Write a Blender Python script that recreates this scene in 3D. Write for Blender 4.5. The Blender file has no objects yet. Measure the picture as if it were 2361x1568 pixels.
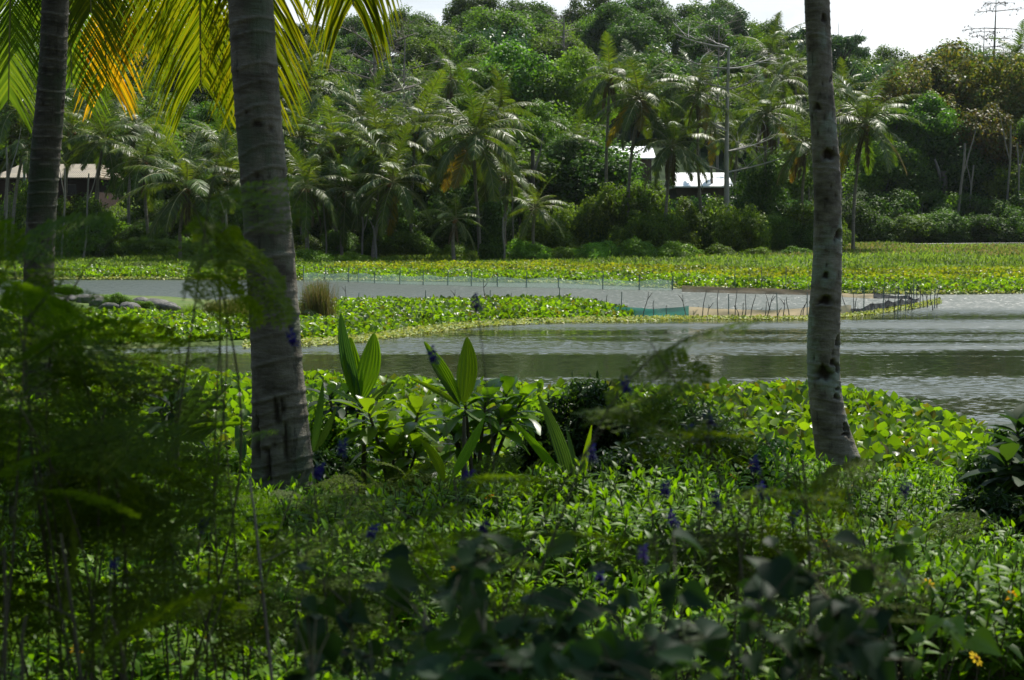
import bpy, math, random
import numpy as np
from mathutils import Vector, Matrix
rng = np.random.default_rng(11)
random.seed(11)
R = math.radians
S = bpy.context.scene
COL = S.collection

# ------------------------------------------------------------------ camera
F, CX, CY, H = 3279.0, 1180.5, 784.0, 3.2
PITCH = math.atan(264 / 3279)
cd = bpy.data.cameras.new('camera')
cd.lens = 50; cd.sensor_width = 36; cd.clip_start = 0.1; cd.clip_end = 3000
cd.dof.use_dof = True; cd.dof.focus_distance = 24; cd.dof.aperture_fstop = 6.3
cam = bpy.data.objects.new('camera', cd); COL.objects.link(cam)
cam.location = (0, 0, H); cam.rotation_euler = (R(90) - PITCH, 0, 0)
S.camera = cam

# ------------------------------------------------------------------ sky, sun, exposure
SUN_EL, SUN_AZ = R(56), R(28)
w = bpy.data.worlds.new('World'); S.world = w; w.use_nodes = True
nt = w.node_tree; nt.nodes.clear()
out = nt.nodes.new('ShaderNodeOutputWorld'); bg = nt.nodes.new('ShaderNodeBackground')
sky = nt.nodes.new('ShaderNodeTexSky'); sky.sky_type = 'NISHITA'; sky.sun_disc = False
sky.sun_elevation = SUN_EL; sky.sun_rotation = SUN_AZ; sky.dust_density = 2.0; sky.air_density = 1.0
tc = nt.nodes.new('ShaderNodeTexCoord'); mp = nt.nodes.new('ShaderNodeMapping'); mp.inputs['Scale'].default_value = (1, 1, 3.2)
nz = nt.nodes.new('ShaderNodeTexNoise'); nz.inputs['Scale'].default_value = 2.4; nz.inputs['Detail'].default_value = 7; nz.inputs['Roughness'].default_value = .55
cr = nt.nodes.new('ShaderNodeValToRGB'); cr.color_ramp.elements[0].position = .30; cr.color_ramp.elements[1].position = .52
mx = nt.nodes.new('ShaderNodeMix'); mx.data_type = 'RGBA'
# the cloud veil is brightest around the sun and dull behind the viewer
dt = nt.nodes.new('ShaderNodeVectorMath'); dt.operation = 'DOT_PRODUCT'; dt.inputs[1].default_value = (math.sin(SUN_AZ) * .8, math.cos(SUN_AZ) * .8, .6)
gl = nt.nodes.new('ShaderNodeMapRange'); gl.inputs[1].default_value = -.6; gl.inputs[2].default_value = .75; gl.inputs[3].default_value = .8; gl.inputs[4].default_value = 12.5
cl_ = nt.nodes.new('ShaderNodeVectorMath'); cl_.operation = 'SCALE'; pass
sz = nt.nodes.new('ShaderNodeSeparateXYZ'); nt.links.new(tc.outputs['Generated'], sz.inputs[0])
zr_ = nt.nodes.new('ShaderNodeValToRGB'); zr_.color_ramp.elements[0].position = .10; zr_.color_ramp.elements[0].color = (.97, 1, 1.0, 1); zr_.color_ramp.elements[1].position = .6; zr_.color_ramp.elements[1].color = (.42, .68, 1, 1)
nt.links.new(sz.outputs[2], zr_.inputs[0]); nt.links.new(zr_.outputs[0], cl_.inputs[0])
nt.links.new(tc.outputs['Generated'], dt.inputs[0]); nt.links.new(dt.outputs['Value'], gl.inputs[0]); nt.links.new(gl.outputs[0], cl_.inputs['Scale']); nt.links.new(cl_.outputs[0], mx.inputs[7])
nt.links.new(tc.outputs['Generated'], mp.inputs[0]); nt.links.new(mp.outputs[0], nz.inputs['Vector'])
nt.links.new(nz.outputs['Fac'], cr.inputs[0]); nt.links.new(cr.outputs[0], mx.inputs[0])
nt.links.new(sky.outputs[0], mx.inputs[6]); nt.links.new(mx.outputs[2], bg.inputs[0])
bg.inputs[1].default_value = 0.06
nt.links.new(bg.outputs[0], out.inputs[0])
sl = bpy.data.lights.new('sun', 'SUN'); sl.energy = 5.0; sl.angle = R(.6); sl.color = (1, .95, .86)
so = bpy.data.objects.new('sun', sl); COL.objects.link(so)
sv = Vector((math.sin(SUN_AZ) * math.cos(SUN_EL), math.cos(SUN_AZ) * math.cos(SUN_EL), math.sin(SUN_EL)))
so.rotation_euler = sv.to_track_quat('Z', 'Y').to_euler(); so.location = (20, 40, 60)
S.view_settings.view_transform = 'Standard'; S.view_settings.look = 'None'
S.view_settings.exposure = 0.68; S.view_settings.gamma = 1
cy = S.cycles
cy.max_bounces = 6; cy.diffuse_bounces = 3; cy.glossy_bounces = 3; cy.transmission_bounces = 3
cy.transparent_max_bounces = 12; cy.volume_bounces = 0; cy.caustics_reflective = False; cy.caustics_refractive = False
cy.sample_clamp_indirect = 6; cy.use_denoising = True

# ------------------------------------------------------------------ numeric helpers
def ray(px, py):
    u = (px - CX) / F; v = (CY - py) / F
    return np.array([u, math.cos(PITCH) + v * math.sin(PITCH), -math.sin(PITCH) + v * math.cos(PITCH)])
def at(px, py, Y):
    d = ray(px, py); return np.array([0, 0, H]) + d * (Y / d[1])
def G(px, py, z=0.0):
    d = ray(px, py); t = (z - H) / d[2]; return np.array([0, 0, H]) + d * t
def unit(v):
    v = np.asarray(v, float); return v / np.maximum(np.linalg.norm(v, axis=-1, keepdims=True), 1e-9)
def make_noise(seed, n=9):
    r = np.random.default_rng(seed)
    D = unit(r.normal(size=(n, 3))); fr = r.uniform(.6, 1.7, n); ph = r.uniform(0, 6.28, n)
    def f(x, y, z=0.0, s=1.0):
        x, y, z = np.broadcast_arrays(np.asarray(x, float), y, z)
        a = 0
        for i in range(n): a = a + np.sin((x * D[i, 0] + y * D[i, 1] + z * D[i, 2]) * fr[i] * s * 6.28 + ph[i])
        return a / n * 1.6
    return f
N1, N2, N3 = make_noise(1), make_noise(2), make_noise(3)
def smooth(a, b, x):
    t = np.clip((np.asarray(x, float) - a) / (b - a), 0, 1); return t * t * (3 - 2 * t)
def inpoly(x, y, poly):
    c = np.zeros(len(x), bool); n = len(poly)
    for i in range(n):
        x1, y1 = poly[i][:2]; x2, y2 = poly[(i + 1) % n][:2]
        k = ((y1 > y) != (y2 > y)) & (x < (x2 - x1) * (y - y1) / (y2 - y1 + 1e-12) + x1); c ^= k
    return c
def sample_poly(poly, n, rg=rng):
    P = np.array([p[:2] for p in poly]); lo = P.min(0); hi = P.max(0); X = np.zeros((0, 2))
    while len(X) < n:
        q = rg.uniform(lo, hi, (n * 2, 2)); X = np.vstack([X, q[inpoly(q[:, 0], q[:, 1], poly)]])
    return X[:n]

def mk(name, parts, mats, smooth_=True):
    """parts: list of (V, F[, matindex]); F is an (n,3) or (n,4) array -> one mesh"""
    Vs, idx, tot, mi, off = [], [], [], [], 0
    for p in parts:
        V, Fc = np.asarray(p[0], float).reshape(-1, 3), np.asarray(p[1], int)
        if len(Fc) == 0: continue
        m = p[2] if len(p) > 2 else 0
        Vs.append(V); idx.append((Fc + off).ravel()); tot.append(np.full(len(Fc), Fc.shape[1]))
        mi.append(np.full(len(Fc), m) if np.isscalar(m) else np.asarray(m)); off += len(V)
    V = np.concatenate(Vs); I = np.concatenate(idx).astype(np.int32); T = np.concatenate(tot).astype(np.int32); M = np.concatenate(mi).astype(np.int32)
    me = bpy.data.meshes.new(name)
    me.vertices.add(len(V)); me.vertices.foreach_set('co', V.astype(np.float32).ravel())
    me.loops.add(len(I)); me.loops.foreach_set('vertex_index', I)
    me.polygons.add(len(T)); st = np.concatenate([[0], np.cumsum(T)[:-1]]).astype(np.int32)
    me.polygons.foreach_set('loop_start', st); me.polygons.foreach_set('loop_total', T)
    me.polygons.foreach_set('material_index', M)
    me.polygons.foreach_set('use_smooth', np.full(len(T), smooth_))
    for m in (mats if isinstance(mats, (list, tuple)) else [mats]): me.materials.append(m)
    me.update(calc_edges=True)
    return me

def obj(name, me, parent=None, loc=(0, 0, 0), rot=(0, 0, 0), sc=(1, 1, 1), kind=None, label=None):
    o = bpy.data.objects.new(name, me); COL.objects.link(o)
    o.location = loc; o.rotation_euler = rot; o.scale = (sc,) * 3 if np.isscalar(sc) else sc
    if parent: o.parent = parent
    if kind: o['kind'] = kind
    if label: o['label'] = label
    return o
def tag(o, label, cat, group=None, kind=None):
    o['label'] = label; o['category'] = cat
    if group: o['group'] = group
    if kind: o['kind'] = kind
    return o
def thing(name, label, cat, loc=(0, 0, 0), rz=0, group=None):
    o = bpy.data.objects.new(name, None); COL.objects.link(o); o.empty_display_size = .2
    o.location = loc; o.rotation_euler = (0, 0, rz)
    return tag(o, label, cat, group)
TENS = 'zero first second third fourth fifth sixth seventh eighth ninth tenth eleventh twelfth thirteenth fourteenth fifteenth sixteenth seventeenth eighteenth nineteenth twentieth'.split()
def ordw(i):
    if i <= 20: return TENS[i]
    return ('twenty-', 'thirty-', 'forty-', 'fifty-', 'sixty-')[i // 10 - 2] + TENS[i % 10] if i % 10 else ('', 'thirtieth', 'fortieth', 'fiftieth', 'sixtieth')[i // 10 - 2]

def tube(P, r, n=8, cap=True):
    P = np.asarray(P, float); K = len(P); r = np.broadcast_to(np.asarray(r, float), (K,))
    T = unit(np.gradient(P, axis=0)); ref = np.array([1., 0, 0]) if abs(T[:, 0]).mean() < .8 else np.array([0, 1., 0])
    A = unit(np.cross(T, ref)); B = np.cross(T, A)
    th = np.arange(n) / n * 2 * math.pi
    V = P[:, None] + r[:, None, None] * (A[:, None] * np.cos(th)[None, :, None] + B[:, None] * np.sin(th)[None, :, None])
    i = np.arange(K - 1)[:, None] * n; j = np.arange(n)[None]; k = (j + 1) % n
    Fq = np.stack([i + j, i + k, i + n + k, i + n + j], -1).reshape(-1, 4)
    V = V.reshape(-1, 3)
    return V, Fq
def bez(p0, p1, p2, n=12):
    t = np.linspace(0, 1, n)[:, None]; return (1 - t) ** 2 * np.asarray(p0) + 2 * t * (1 - t) * np.asarray(p1) + t * t * np.asarray(p2)
def wob(P, amp, seed=0, s=1.0):
    P = np.asarray(P, float).copy(); a = np.linspace(0, 1, len(P)); k = np.sin(a * math.pi) ** .5 if len(P) > 2 else a
    P[:, 0] += amp * N1(seed * 3.1, a, 0, s) * k; P[:, 1] += amp * N2(seed * 1.7, a, 0, s) * k
    return P

def frames(Nrm, Fwd):
    """rotation matrices with Z = Nrm, Y as near Fwd as possible (columns X,Y,Z)"""
    Z = unit(Nrm); Y = unit(Fwd - (Fwd * Z).sum(-1, keepdims=True) * Z); X = np.cross(Y, Z)
    return np.stack([X, Y, Z], -1)
def scatter(tV, tF, P, M, s):
    P = np.asarray(P); n, k = len(P), len(tV)
    s = np.asarray(s, float); s = s[:, None, None] if s.ndim == 1 else s[:, None, :]
    V = np.einsum('nij,nkj->nki', M, np.broadcast_to(tV[None], (n, k, 3)) * s) + P[:, None]
    Fa = tF[None] + (np.arange(n) * k)[:, None, None]
    return V.reshape(-1, 3), Fa.reshape(-1, tF.shape[1])

def blade(wd, fold=.25, curl=.2, cup=0.0, cols=3):
    """leaf along +Y, unit length; wd = half-width at each row"""
    K = len(wd); t = np.linspace(0, 1, K); V = []
    for i in range(K):
        for c in np.linspace(-1, 1, cols):
            V.append((c * wd[i], t[i], abs(c) * wd[i] * fold - curl * t[i] ** 2 + cup * c * c * wd[i]))
    Fc = [(i * cols + c, i * cols + c + 1, (i + 1) * cols + c + 1, (i + 1) * cols + c) for i in range(K - 1) for c in range(cols - 1)]
    return np.array(V), np.array(Fc)
QUAD = (np.array([(0, 0, 0), (.3, .45, .06), (0, 1, -.08), (-.3, .45, .06)]), np.array([(0, 1, 2, 3)]))
LEAF = blade([.02, .2, .26, .17, .01], .25, .25)
LANCE = blade([.02, .13, .15, .1, .01], .3, .3)

# ------------------------------------------------------------------ materials
def nodes(name):
    m = bpy.data.materials.new(name); m.use_nodes = True; t = m.node_tree; t.nodes.clear()
    return m, t, t.nodes.new('ShaderNodeOutputMaterial')
def ramp(t, cols, pos=None):
    r = t.nodes.new('ShaderNodeValToRGB'); e = r.color_ramp.elements
    pos = pos or [i / max(1, len(cols) - 1) for i in range(len(cols))]
    e[0].position = pos[0]; e[0].color = (*cols[0], 1); e[1].position = pos[-1]; e[1].color = (*cols[-1], 1)
    for p, c in list(zip(pos, cols))[1:-1]:
        x = e.new(p); x.color = (*c, 1)
    return r
def leafmat(name, cols, trans=.4, rough=.42, tmul=(1.5, 1.7, .7), objvar=.25, spec=.13, big=0.0, stripes=0.0):
    m, t, o = nodes(name); L = t.links.new
    g = t.nodes.new('ShaderNodeNewGeometry'); rp = ramp(t, cols); L(g.outputs['Random Per Island'], rp.inputs[0])
    oi = t.nodes.new('ShaderNodeObjectInfo')
    mr = t.nodes.new('ShaderNodeMapRange'); mr.inputs[3].default_value = 1 - objvar; mr.inputs[4].default_value = 1 + objvar
    L(oi.outputs['Random'], mr.inputs[0]); val = mr.outputs[0]
    if big:
        n = t.nodes.new('ShaderNodeTexNoise'); n.inputs['Scale'].default_value = big; n.inputs['Detail'].default_value = 3
        L(g.outputs['Position'], n.inputs['Vector'])
        m2 = t.nodes.new('ShaderNodeMapRange'); m2.inputs[1].default_value = .3; m2.inputs[2].default_value = .7; m2.inputs[3].default_value = .6; m2.inputs[4].default_value = 1.35
        L(n.outputs[0], m2.inputs[0]); mm = t.nodes.new('ShaderNodeMath'); mm.operation = 'MULTIPLY'
        L(val, mm.inputs[0]); L(m2.outputs[0], mm.inputs[1]); val = mm.outputs[0]
    hv = t.nodes.new('ShaderNodeHueSaturation')
    if objvar:
        hm = t.nodes.new('ShaderNodeMath'); hm.operation = 'MULTIPLY'; hm.inputs[1].default_value = 7.31; L(oi.outputs['Random'], hm.inputs[0])
        hf = t.nodes.new('ShaderNodeMath'); hf.operation = 'FRACT'; L(hm.outputs[0], hf.inputs[0])
        hr = t.nodes.new('ShaderNodeMapRange'); hr.inputs[3].default_value = .478; hr.inputs[4].default_value = .512; L(hf.outputs[0], hr.inputs[0]); L(hr.outputs[0], hv.inputs['Hue'])
    L(val, hv.inputs['Value']); L(rp.outputs[0], hv.inputs['Color'])
    p = t.nodes.new('ShaderNodeBsdfPrincipled'); L(hv.outputs[0], p.inputs['Base Color'])
    p.inputs['Roughness'].default_value = rough; p.inputs['Specular IOR Level'].default_value = spec
    tr = t.nodes.new('ShaderNodeBsdfTranslucent')
    mu = t.nodes.new('ShaderNodeMix'); mu.data_type = 'RGBA'; mu.blend_type = 'MULTIPLY'; mu.inputs[0].default_value = 1
    L(hv.outputs[0], mu.inputs[6]); mu.inputs[7].default_value = (*tmul, 1); L(mu.outputs[2], tr.inputs[0])
    ms = t.nodes.new('ShaderNodeMixShader'); ms.inputs[0].default_value = trans
    L(p.outputs[0], ms.inputs[1]); L(tr.outputs[0], ms.inputs[2]); L(ms.outputs[0], o.inputs[0])
    return m
def rough_mat(name, cols, scale=6, rough=.9, bump=.3, det=6, pos=None, stretch=(1, 1, 1), dist=.02, objvar=0):
    m, t, o = nodes(name); L = t.links.new
    c = t.nodes.new('ShaderNodeTexCoord'); mp = t.nodes.new('ShaderNodeMapping'); mp.inputs['Scale'].default_value = stretch
    n = t.nodes.new('ShaderNodeTexNoise'); n.inputs['Scale'].default_value = scale; n.inputs['Detail'].default_value = det; n.inputs['Roughness'].default_value = .65
    L(c.outputs['Object'], mp.inputs[0]); L(mp.outputs[0], n.inputs['Vector'])
    rp = ramp(t, cols, pos or [.3 + .4 * i / max(1, len(cols) - 1) for i in range(len(cols))]); L(n.outputs[0], rp.inputs[0])
    p = t.nodes.new('ShaderNodeBsdfPrincipled'); L(rp.outputs[0], p.inputs['Base Color']); p.inputs['Roughness'].default_value = rough
    p.inputs['Specular IOR Level'].default_value = .25
    b = t.nodes.new('ShaderNodeBump'); b.inputs['Strength'].default_value = bump; b.inputs['Distance'].default_value = dist
    L(n.outputs[0], b.inputs['Height']); L(b.outputs[0], p.inputs['Normal']); L(p.outputs[0], o.inputs[0])
    return m

M = {}
M['hill'] = leafmat('hill tree leaves', [(.030, .066, .009), (.054, .106, .012), (.088, .145, .016)], .40, .55, big=.12)
M['mango'] = leafmat('mango leaves', [(.042, .10, .010), (.075, .155, .013), (.12, .21, .016)], .42, .5, big=.25)
M['flush'] = leafmat('reddish mango leaves', [(.06, .09, .012), (.11, .12, .014), (.17, .115, .02), (.07, .12, .015)], .4, .5, big=.2)
M['glossy'] = leafmat('glossy tree leaves', [(.025, .065, .022), (.04, .09, .028), (.065, .12, .04)], .34, .42, spec=.25)
M['bush'] = leafmat('bush leaves', [(.05, .095, .012), (.09, .15, .015), (.135, .20, .020)], .48, .5, big=.5)
M['vine'] = leafmat('vine leaves', [(.07, .14, .013), (.11, .20, .018), (.16, .25, .025)], .45, .5, big=.4, tmul=(1.3, 1.5, .6))
M['palm'] = leafmat('palm leaflets', [(.042, .078, .010), (.072, .115, .012), (.12, .16, .018)], .36, .42, spec=.2, tmul=(1.5, 1.6, .5))
M['palm_y'] = leafmat('yellow palm leaflets', [(.10, .11, .015), (.18, .15, .02), (.26, .17, .02)], .4, .35, tmul=(1.5, 1.4, .4))
M['palm_dead'] = leafmat('dead palm leaflets', [(.07, .05, .035), (.12, .085, .06), (.16, .12, .09)], .15, .7, tmul=(1.2, 1.1, .8))
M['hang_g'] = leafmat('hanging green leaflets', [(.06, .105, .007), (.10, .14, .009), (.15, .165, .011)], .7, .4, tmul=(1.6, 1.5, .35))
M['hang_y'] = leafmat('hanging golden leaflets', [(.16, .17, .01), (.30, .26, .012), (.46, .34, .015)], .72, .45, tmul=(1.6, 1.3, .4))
M['hang_d'] = leafmat('shaded green leaflets', [(.05, .09, .012), (.07, .12, .014), (.12, .16, .016)], .6, .4)  # darker copy of the green leaflets with shade in the base colour
M['hya'] = leafmat('hyacinth leaves', [(.12, .10, .02), (.06, .12, .008), (.08, .15, .009), (.11, .19, .010), (.13, .22, .012), (.16, .25, .014), (.18, .26, .016)], .5, .38, spec=.4, big=.35, tmul=(1.5, 1.6, .4), objvar=0)
M['hya_y'] = leafmat('yellow hyacinth leaves', [(.12, .20, .015), (.20, .24, .02), (.28, .27, .025), (.08, .17, .02)], .45, .4, tmul=(1.3, 1.3, .4), objvar=0, big=.25)
M['lettuce'] = leafmat('pale floating leaves', [(.22, .30, .07), (.32, .36, .10), (.42, .40, .16)], .3, .55, tmul=(1.1, 1.1, .5), objvar=0)
M['grass'] = leafmat('bank grass', [(.08, .14, .02), (.13, .20, .025), (.19, .23, .05)], .45, .55, objvar=0, big=.12, tmul=(1.3, 1.4, .6))
M['drygrass'] = leafmat('dry grass', [(.16, .15, .06), (.26, .22, .10), (.12, .17, .04), (.10, .16, .03)], .4, .6, tmul=(1.2, 1.1, .7))
M['cover'] = leafmat('creeping daisy leaves', [(.055, .13, .005), (.095, .195, .006), (.15, .26, .009)], .55, .45, spec=.22, tmul=(1.5, 1.5, .35), objvar=0, big=.9)
M['dark'] = leafmat('shade-darkened shrub leaves', [(.014, .035, .008), (.022, .055, .010), (.035, .08, .014)], .3, .4, big=1.2)  # shade on the backlit shrubs is put into this dark leaf colour
M['feather'] = leafmat('feathery leaflets', [(.045, .08, .005), (.065, .11, .006), (.09, .14, .007)], .5, .6, tmul=(1.4, 1.5, .4))
M['broad'] = leafmat('broad vine leaves', [(.013, .036, .014), (.020, .050, .017), (.032, .068, .014)],   .45, .55, spec=.15, tmul=(1.5, 1.6, .4))
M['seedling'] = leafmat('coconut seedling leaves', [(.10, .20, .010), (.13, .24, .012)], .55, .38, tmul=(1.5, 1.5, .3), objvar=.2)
M['seedling_d'] = leafmat('shaded seedling leaves', [(.04, .09, .02), (.06, .12, .025)], .35, .35, tmul=(1.4, 1.5, .5))  # darker copy of the seedling leaves, shade put into the colour
M['rosette'] = leafmat('rosette shrub leaves', [(.07, .14, .010), (.10, .19, .012), (.14, .24, .014)], .52, .34, spec=.45, tmul=(1.5, 1.5, .35))
M['bark'] = rough_mat('tree bark', [(.05, .045, .035), (.12, .11, .09)], 4, bump=.5, stretch=(3, 3, 1))
M['palebark'] = rough_mat('pale bark', [(.13, .12, .10), (.24, .22, .185)], 3, bump=.4, stretch=(3, 3, .6))
M['whitebark'] = rough_mat('whitish bark', [(.26, .24, .21), (.42, .40, .36)], 3, bump=.4, stretch=(3, 3, .6))
M['greybark'] = rough_mat('grey twig bark', [(.15, .13, .11), (.28, .25, .21)], 3)
M['palmbark'] = rough_mat('palm bark', [(.12, .105, .085), (.26, .235, .20)], 2.5, stretch=(1, 1, 5), bump=.5)
M['stake'] = rough_mat('weathered stake wood', [(.08, .075, .07), (.20, .185, .17)], 20)
M['pole'] = rough_mat('bamboo pole', [(.12, .16, .15), (.22, .27, .25)], 12)
M['coconut'] = rough_mat('coconuts and flower stalks', [(.16, .08, .03), (.30, .15, .05)], 8)
M['rachis'] = rough_mat('frond midrib', [(.14, .15, .05), (.26, .25, .09)], 5, rough=.5)
M['stem'] = rough_mat('green brown stem', [(.05, .05, .03), (.10, .09, .05)], 30)
M['rock'] = rough_mat('grey limestone', [(.05, .048, .042), (.20, .19, .17)], 3, bump=1, dist=.1)
M['white_roof'] = rough_mat('white metal roof', [(.78, .78, .78), (.84, .84, .84)], 1, rough=.45, bump=.05)
M['wall'] = rough_mat('dull wall', [(.05, .04, .032), (.08, .065, .05)], 2)
M['redwall'] = rough_mat('brown painted wall', [(.03, .018, .012), (.05, .028, .02)], 2)
M['window'] = rough_mat('window glass', [(.02, .02, .02), (.03, .03, .03)], 1, rough=.15)
M['frame'] = rough_mat('window frame', [(.10, .09, .08), (.15, .13, .12)], 2)
M['purple'] = leafmat('violet petals', [(.025, .015, .10), (.035, .02, .14), (.02, .02, .11)], .4, .6, tmul=(1.2, 1, 1.4))
M['yellow'] = leafmat('yellow petals', [(.75, .48, .01), (.85, .58, .015)], .35, .6, tmul=(1.2, 1, .5))
M['disc'] = rough_mat('flower centre', [(.35, .14, .01), (.5, .22, .02)], 60)

def roof_mat():
    m, t, o = nodes('tan corrugated roof'); L = t.links.new
    c = t.nodes.new('ShaderNodeTexCoord'); wv = t.nodes.new('ShaderNodeTexWave'); wv.inputs['Scale'].default_value = 1.6; wv.bands_direction = 'X'
    n = t.nodes.new('ShaderNodeTexNoise'); n.inputs['Scale'].default_value = .9; n.inputs['Detail'].default_value = 5
    L(c.outputs['Object'], wv.inputs[0]); L(c.outputs['Object'], n.inputs[0])
    rp = ramp(t, [(.12, .09, .045), (.22, .17, .09)], [.35, .65]); L(n.outputs[0], rp.inputs[0])
    p = t.nodes.new('ShaderNodeBsdfPrincipled'); p.inputs['Roughness'].default_value = .6; L(rp.outputs[0], p.inputs[0])
    b = t.nodes.new('ShaderNodeBump'); b.inputs['Strength'].default_value = .9; b.inputs['Distance'].default_value = .06
    L(wv.outputs[1], b.inputs['Height']); L(b.outputs[0], p.inputs['Normal']); L(p.outputs[0], o.inputs[0]); return m
M['tan_roof'] = roof_mat()

def net_mat(name, col, opacity):
    m, t, o = nodes(name); L = t.links.new
    d = t.nodes.new('ShaderNodeBsdfDiffuse'); d.inputs[0].default_value = (*col, 1)
    tl = t.nodes.new('ShaderNodeBsdfTranslucent'); tl.inputs[0].default_value = (*col, 1)
    a = t.nodes.new('ShaderNodeMixShader'); a.inputs[0].default_value = .45; L(d.outputs[0], a.inputs[1]); L(tl.outputs[0], a.inputs[2])
    tp = t.nodes.new('ShaderNodeBsdfTransparent'); b = t.nodes.new('ShaderNodeMixShader')
    c = t.nodes.new('ShaderNodeTexCoord'); n = t.nodes.new('ShaderNodeTexNoise'); n.inputs['Scale'].default_value = 3; L(c.outputs['Object'], n.inputs[0])
    mr = t.nodes.new('ShaderNodeMapRange'); mr.inputs[1].default_value = .3; mr.inputs[2].default_value = .7
    mr.inputs[3].default_value = opacity * .8; mr.inputs[4].default_value = min(1, opacity * 1.2); L(n.outputs[0], mr.inputs[0])
    L(mr.outputs[0], b.inputs[0]); L(tp.outputs[0], b.inputs[1]); L(a.outputs[0], b.inputs[2]); L(b.outputs[0], o.inputs[0]); return m
M['net_green'] = net_mat('green netting', (.05, .22, .17), .8)
M['net_tan'] = net_mat('tan netting', (.62, .50, .32), .95)
M['net_dim'] = net_mat('weathered brown netting', (.16, .135, .10), .95)
M['net_black'] = net_mat('black netting', (.03, .032, .04), .9)
M['net_fine'] = net_mat('fine pale green netting', (.32, .46, .38), .42)

def water_mat():
    # wind ripples: the facet normal is taken from noise of the water plane itself
    m, t, o = nodes('pond water'); L = t.links.new
    g = t.nodes.new('ShaderNodeNewGeometry')
    def noise(sc, mapping, det=4, rough=.55, out_=0):
        mp = t.nodes.new('ShaderNodeMapping'); mp.inputs['Scale'].default_value = mapping
        n = t.nodes.new('ShaderNodeTexNoise'); n.inputs['Scale'].default_value = sc; n.inputs['Detail'].default_value = det; n.inputs['Roughness'].default_value = rough
        L(g.outputs['Position'], mp.inputs[0]); L(mp.outputs[0], n.inputs['Vector']); return n.outputs[out_]
    fine = noise(6.5, (.7, 1.2, 1), 4, .6, 1)
    band = noise(1, (.016, .17, 1), 4, .6)
    mr = t.nodes.new('ShaderNodeMapRange'); mr.inputs[1].default_value = .47; mr.inputs[2].default_value = .62; mr.inputs[3].default_value = .16; mr.inputs[4].default_value = 1.7
    L(band, mr.inputs[0])
    sx = t.nodes.new('ShaderNodeSeparateXYZ'); L(g.outputs['Position'], sx.inputs[0])
    far = t.nodes.new('ShaderNodeMapRange'); far.inputs[1].default_value = 49; far.inputs[2].default_value = 56; far.inputs[3].default_value = 0; far.inputs[4].default_value = 2.3
    L(sx.outputs['Y'], far.inputs[0])
    mxm = t.nodes.new('ShaderNodeMath'); mxm.operation = 'MAXIMUM'; L(mr.outputs[0], mxm.inputs[0]); L(far.outputs[0], mxm.inputs[1])
    sub = t.nodes.new('ShaderNodeVectorMath'); sub.operation = 'SUBTRACT'; sub.inputs[1].default_value = (.5, .5, .5); L(fine, sub.inputs[0])
    sc_ = t.nodes.new('ShaderNodeVectorMath'); sc_.operation = 'SCALE'; L(sub.outputs[0], sc_.inputs[0]); L(mxm.outputs[0], sc_.inputs['Scale'])
    ml = t.nodes.new('ShaderNodeVectorMath'); ml.operation = 'MULTIPLY'; ml.inputs[1].default_value = (.7, 1, 0); L(sc_.outputs[0], ml.inputs[0])
    ad = t.nodes.new('ShaderNodeVectorMath'); ad.operation = 'ADD'; ad.inputs[1].default_value = (0, 0, 1); L(ml.outputs[0], ad.inputs[0])
    no = t.nodes.new('ShaderNodeVectorMath'); no.operation = 'NORMALIZE'; L(ad.outputs[0], no.inputs[0])
    p = t.nodes.new('ShaderNodeBsdfPrincipled'); p.inputs['Base Color'].default_value = (.020, .028, .011, 1); p.inputs['IOR'].default_value = 1.38
    rr = t.nodes.new('ShaderNodeMapRange'); rr.inputs[1].default_value = .12; rr.inputs[2].default_value = 2.3; rr.inputs[3].default_value = .06; rr.inputs[4].default_value = .42; L(mxm.outputs[0], rr.inputs[0]); L(rr.outputs[0], p.inputs['Roughness'])
    L(no.outputs[0], p.inputs['Normal']); L(p.outputs[0], o.inputs[0]); return m
M['water'] = water_mat()

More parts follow.
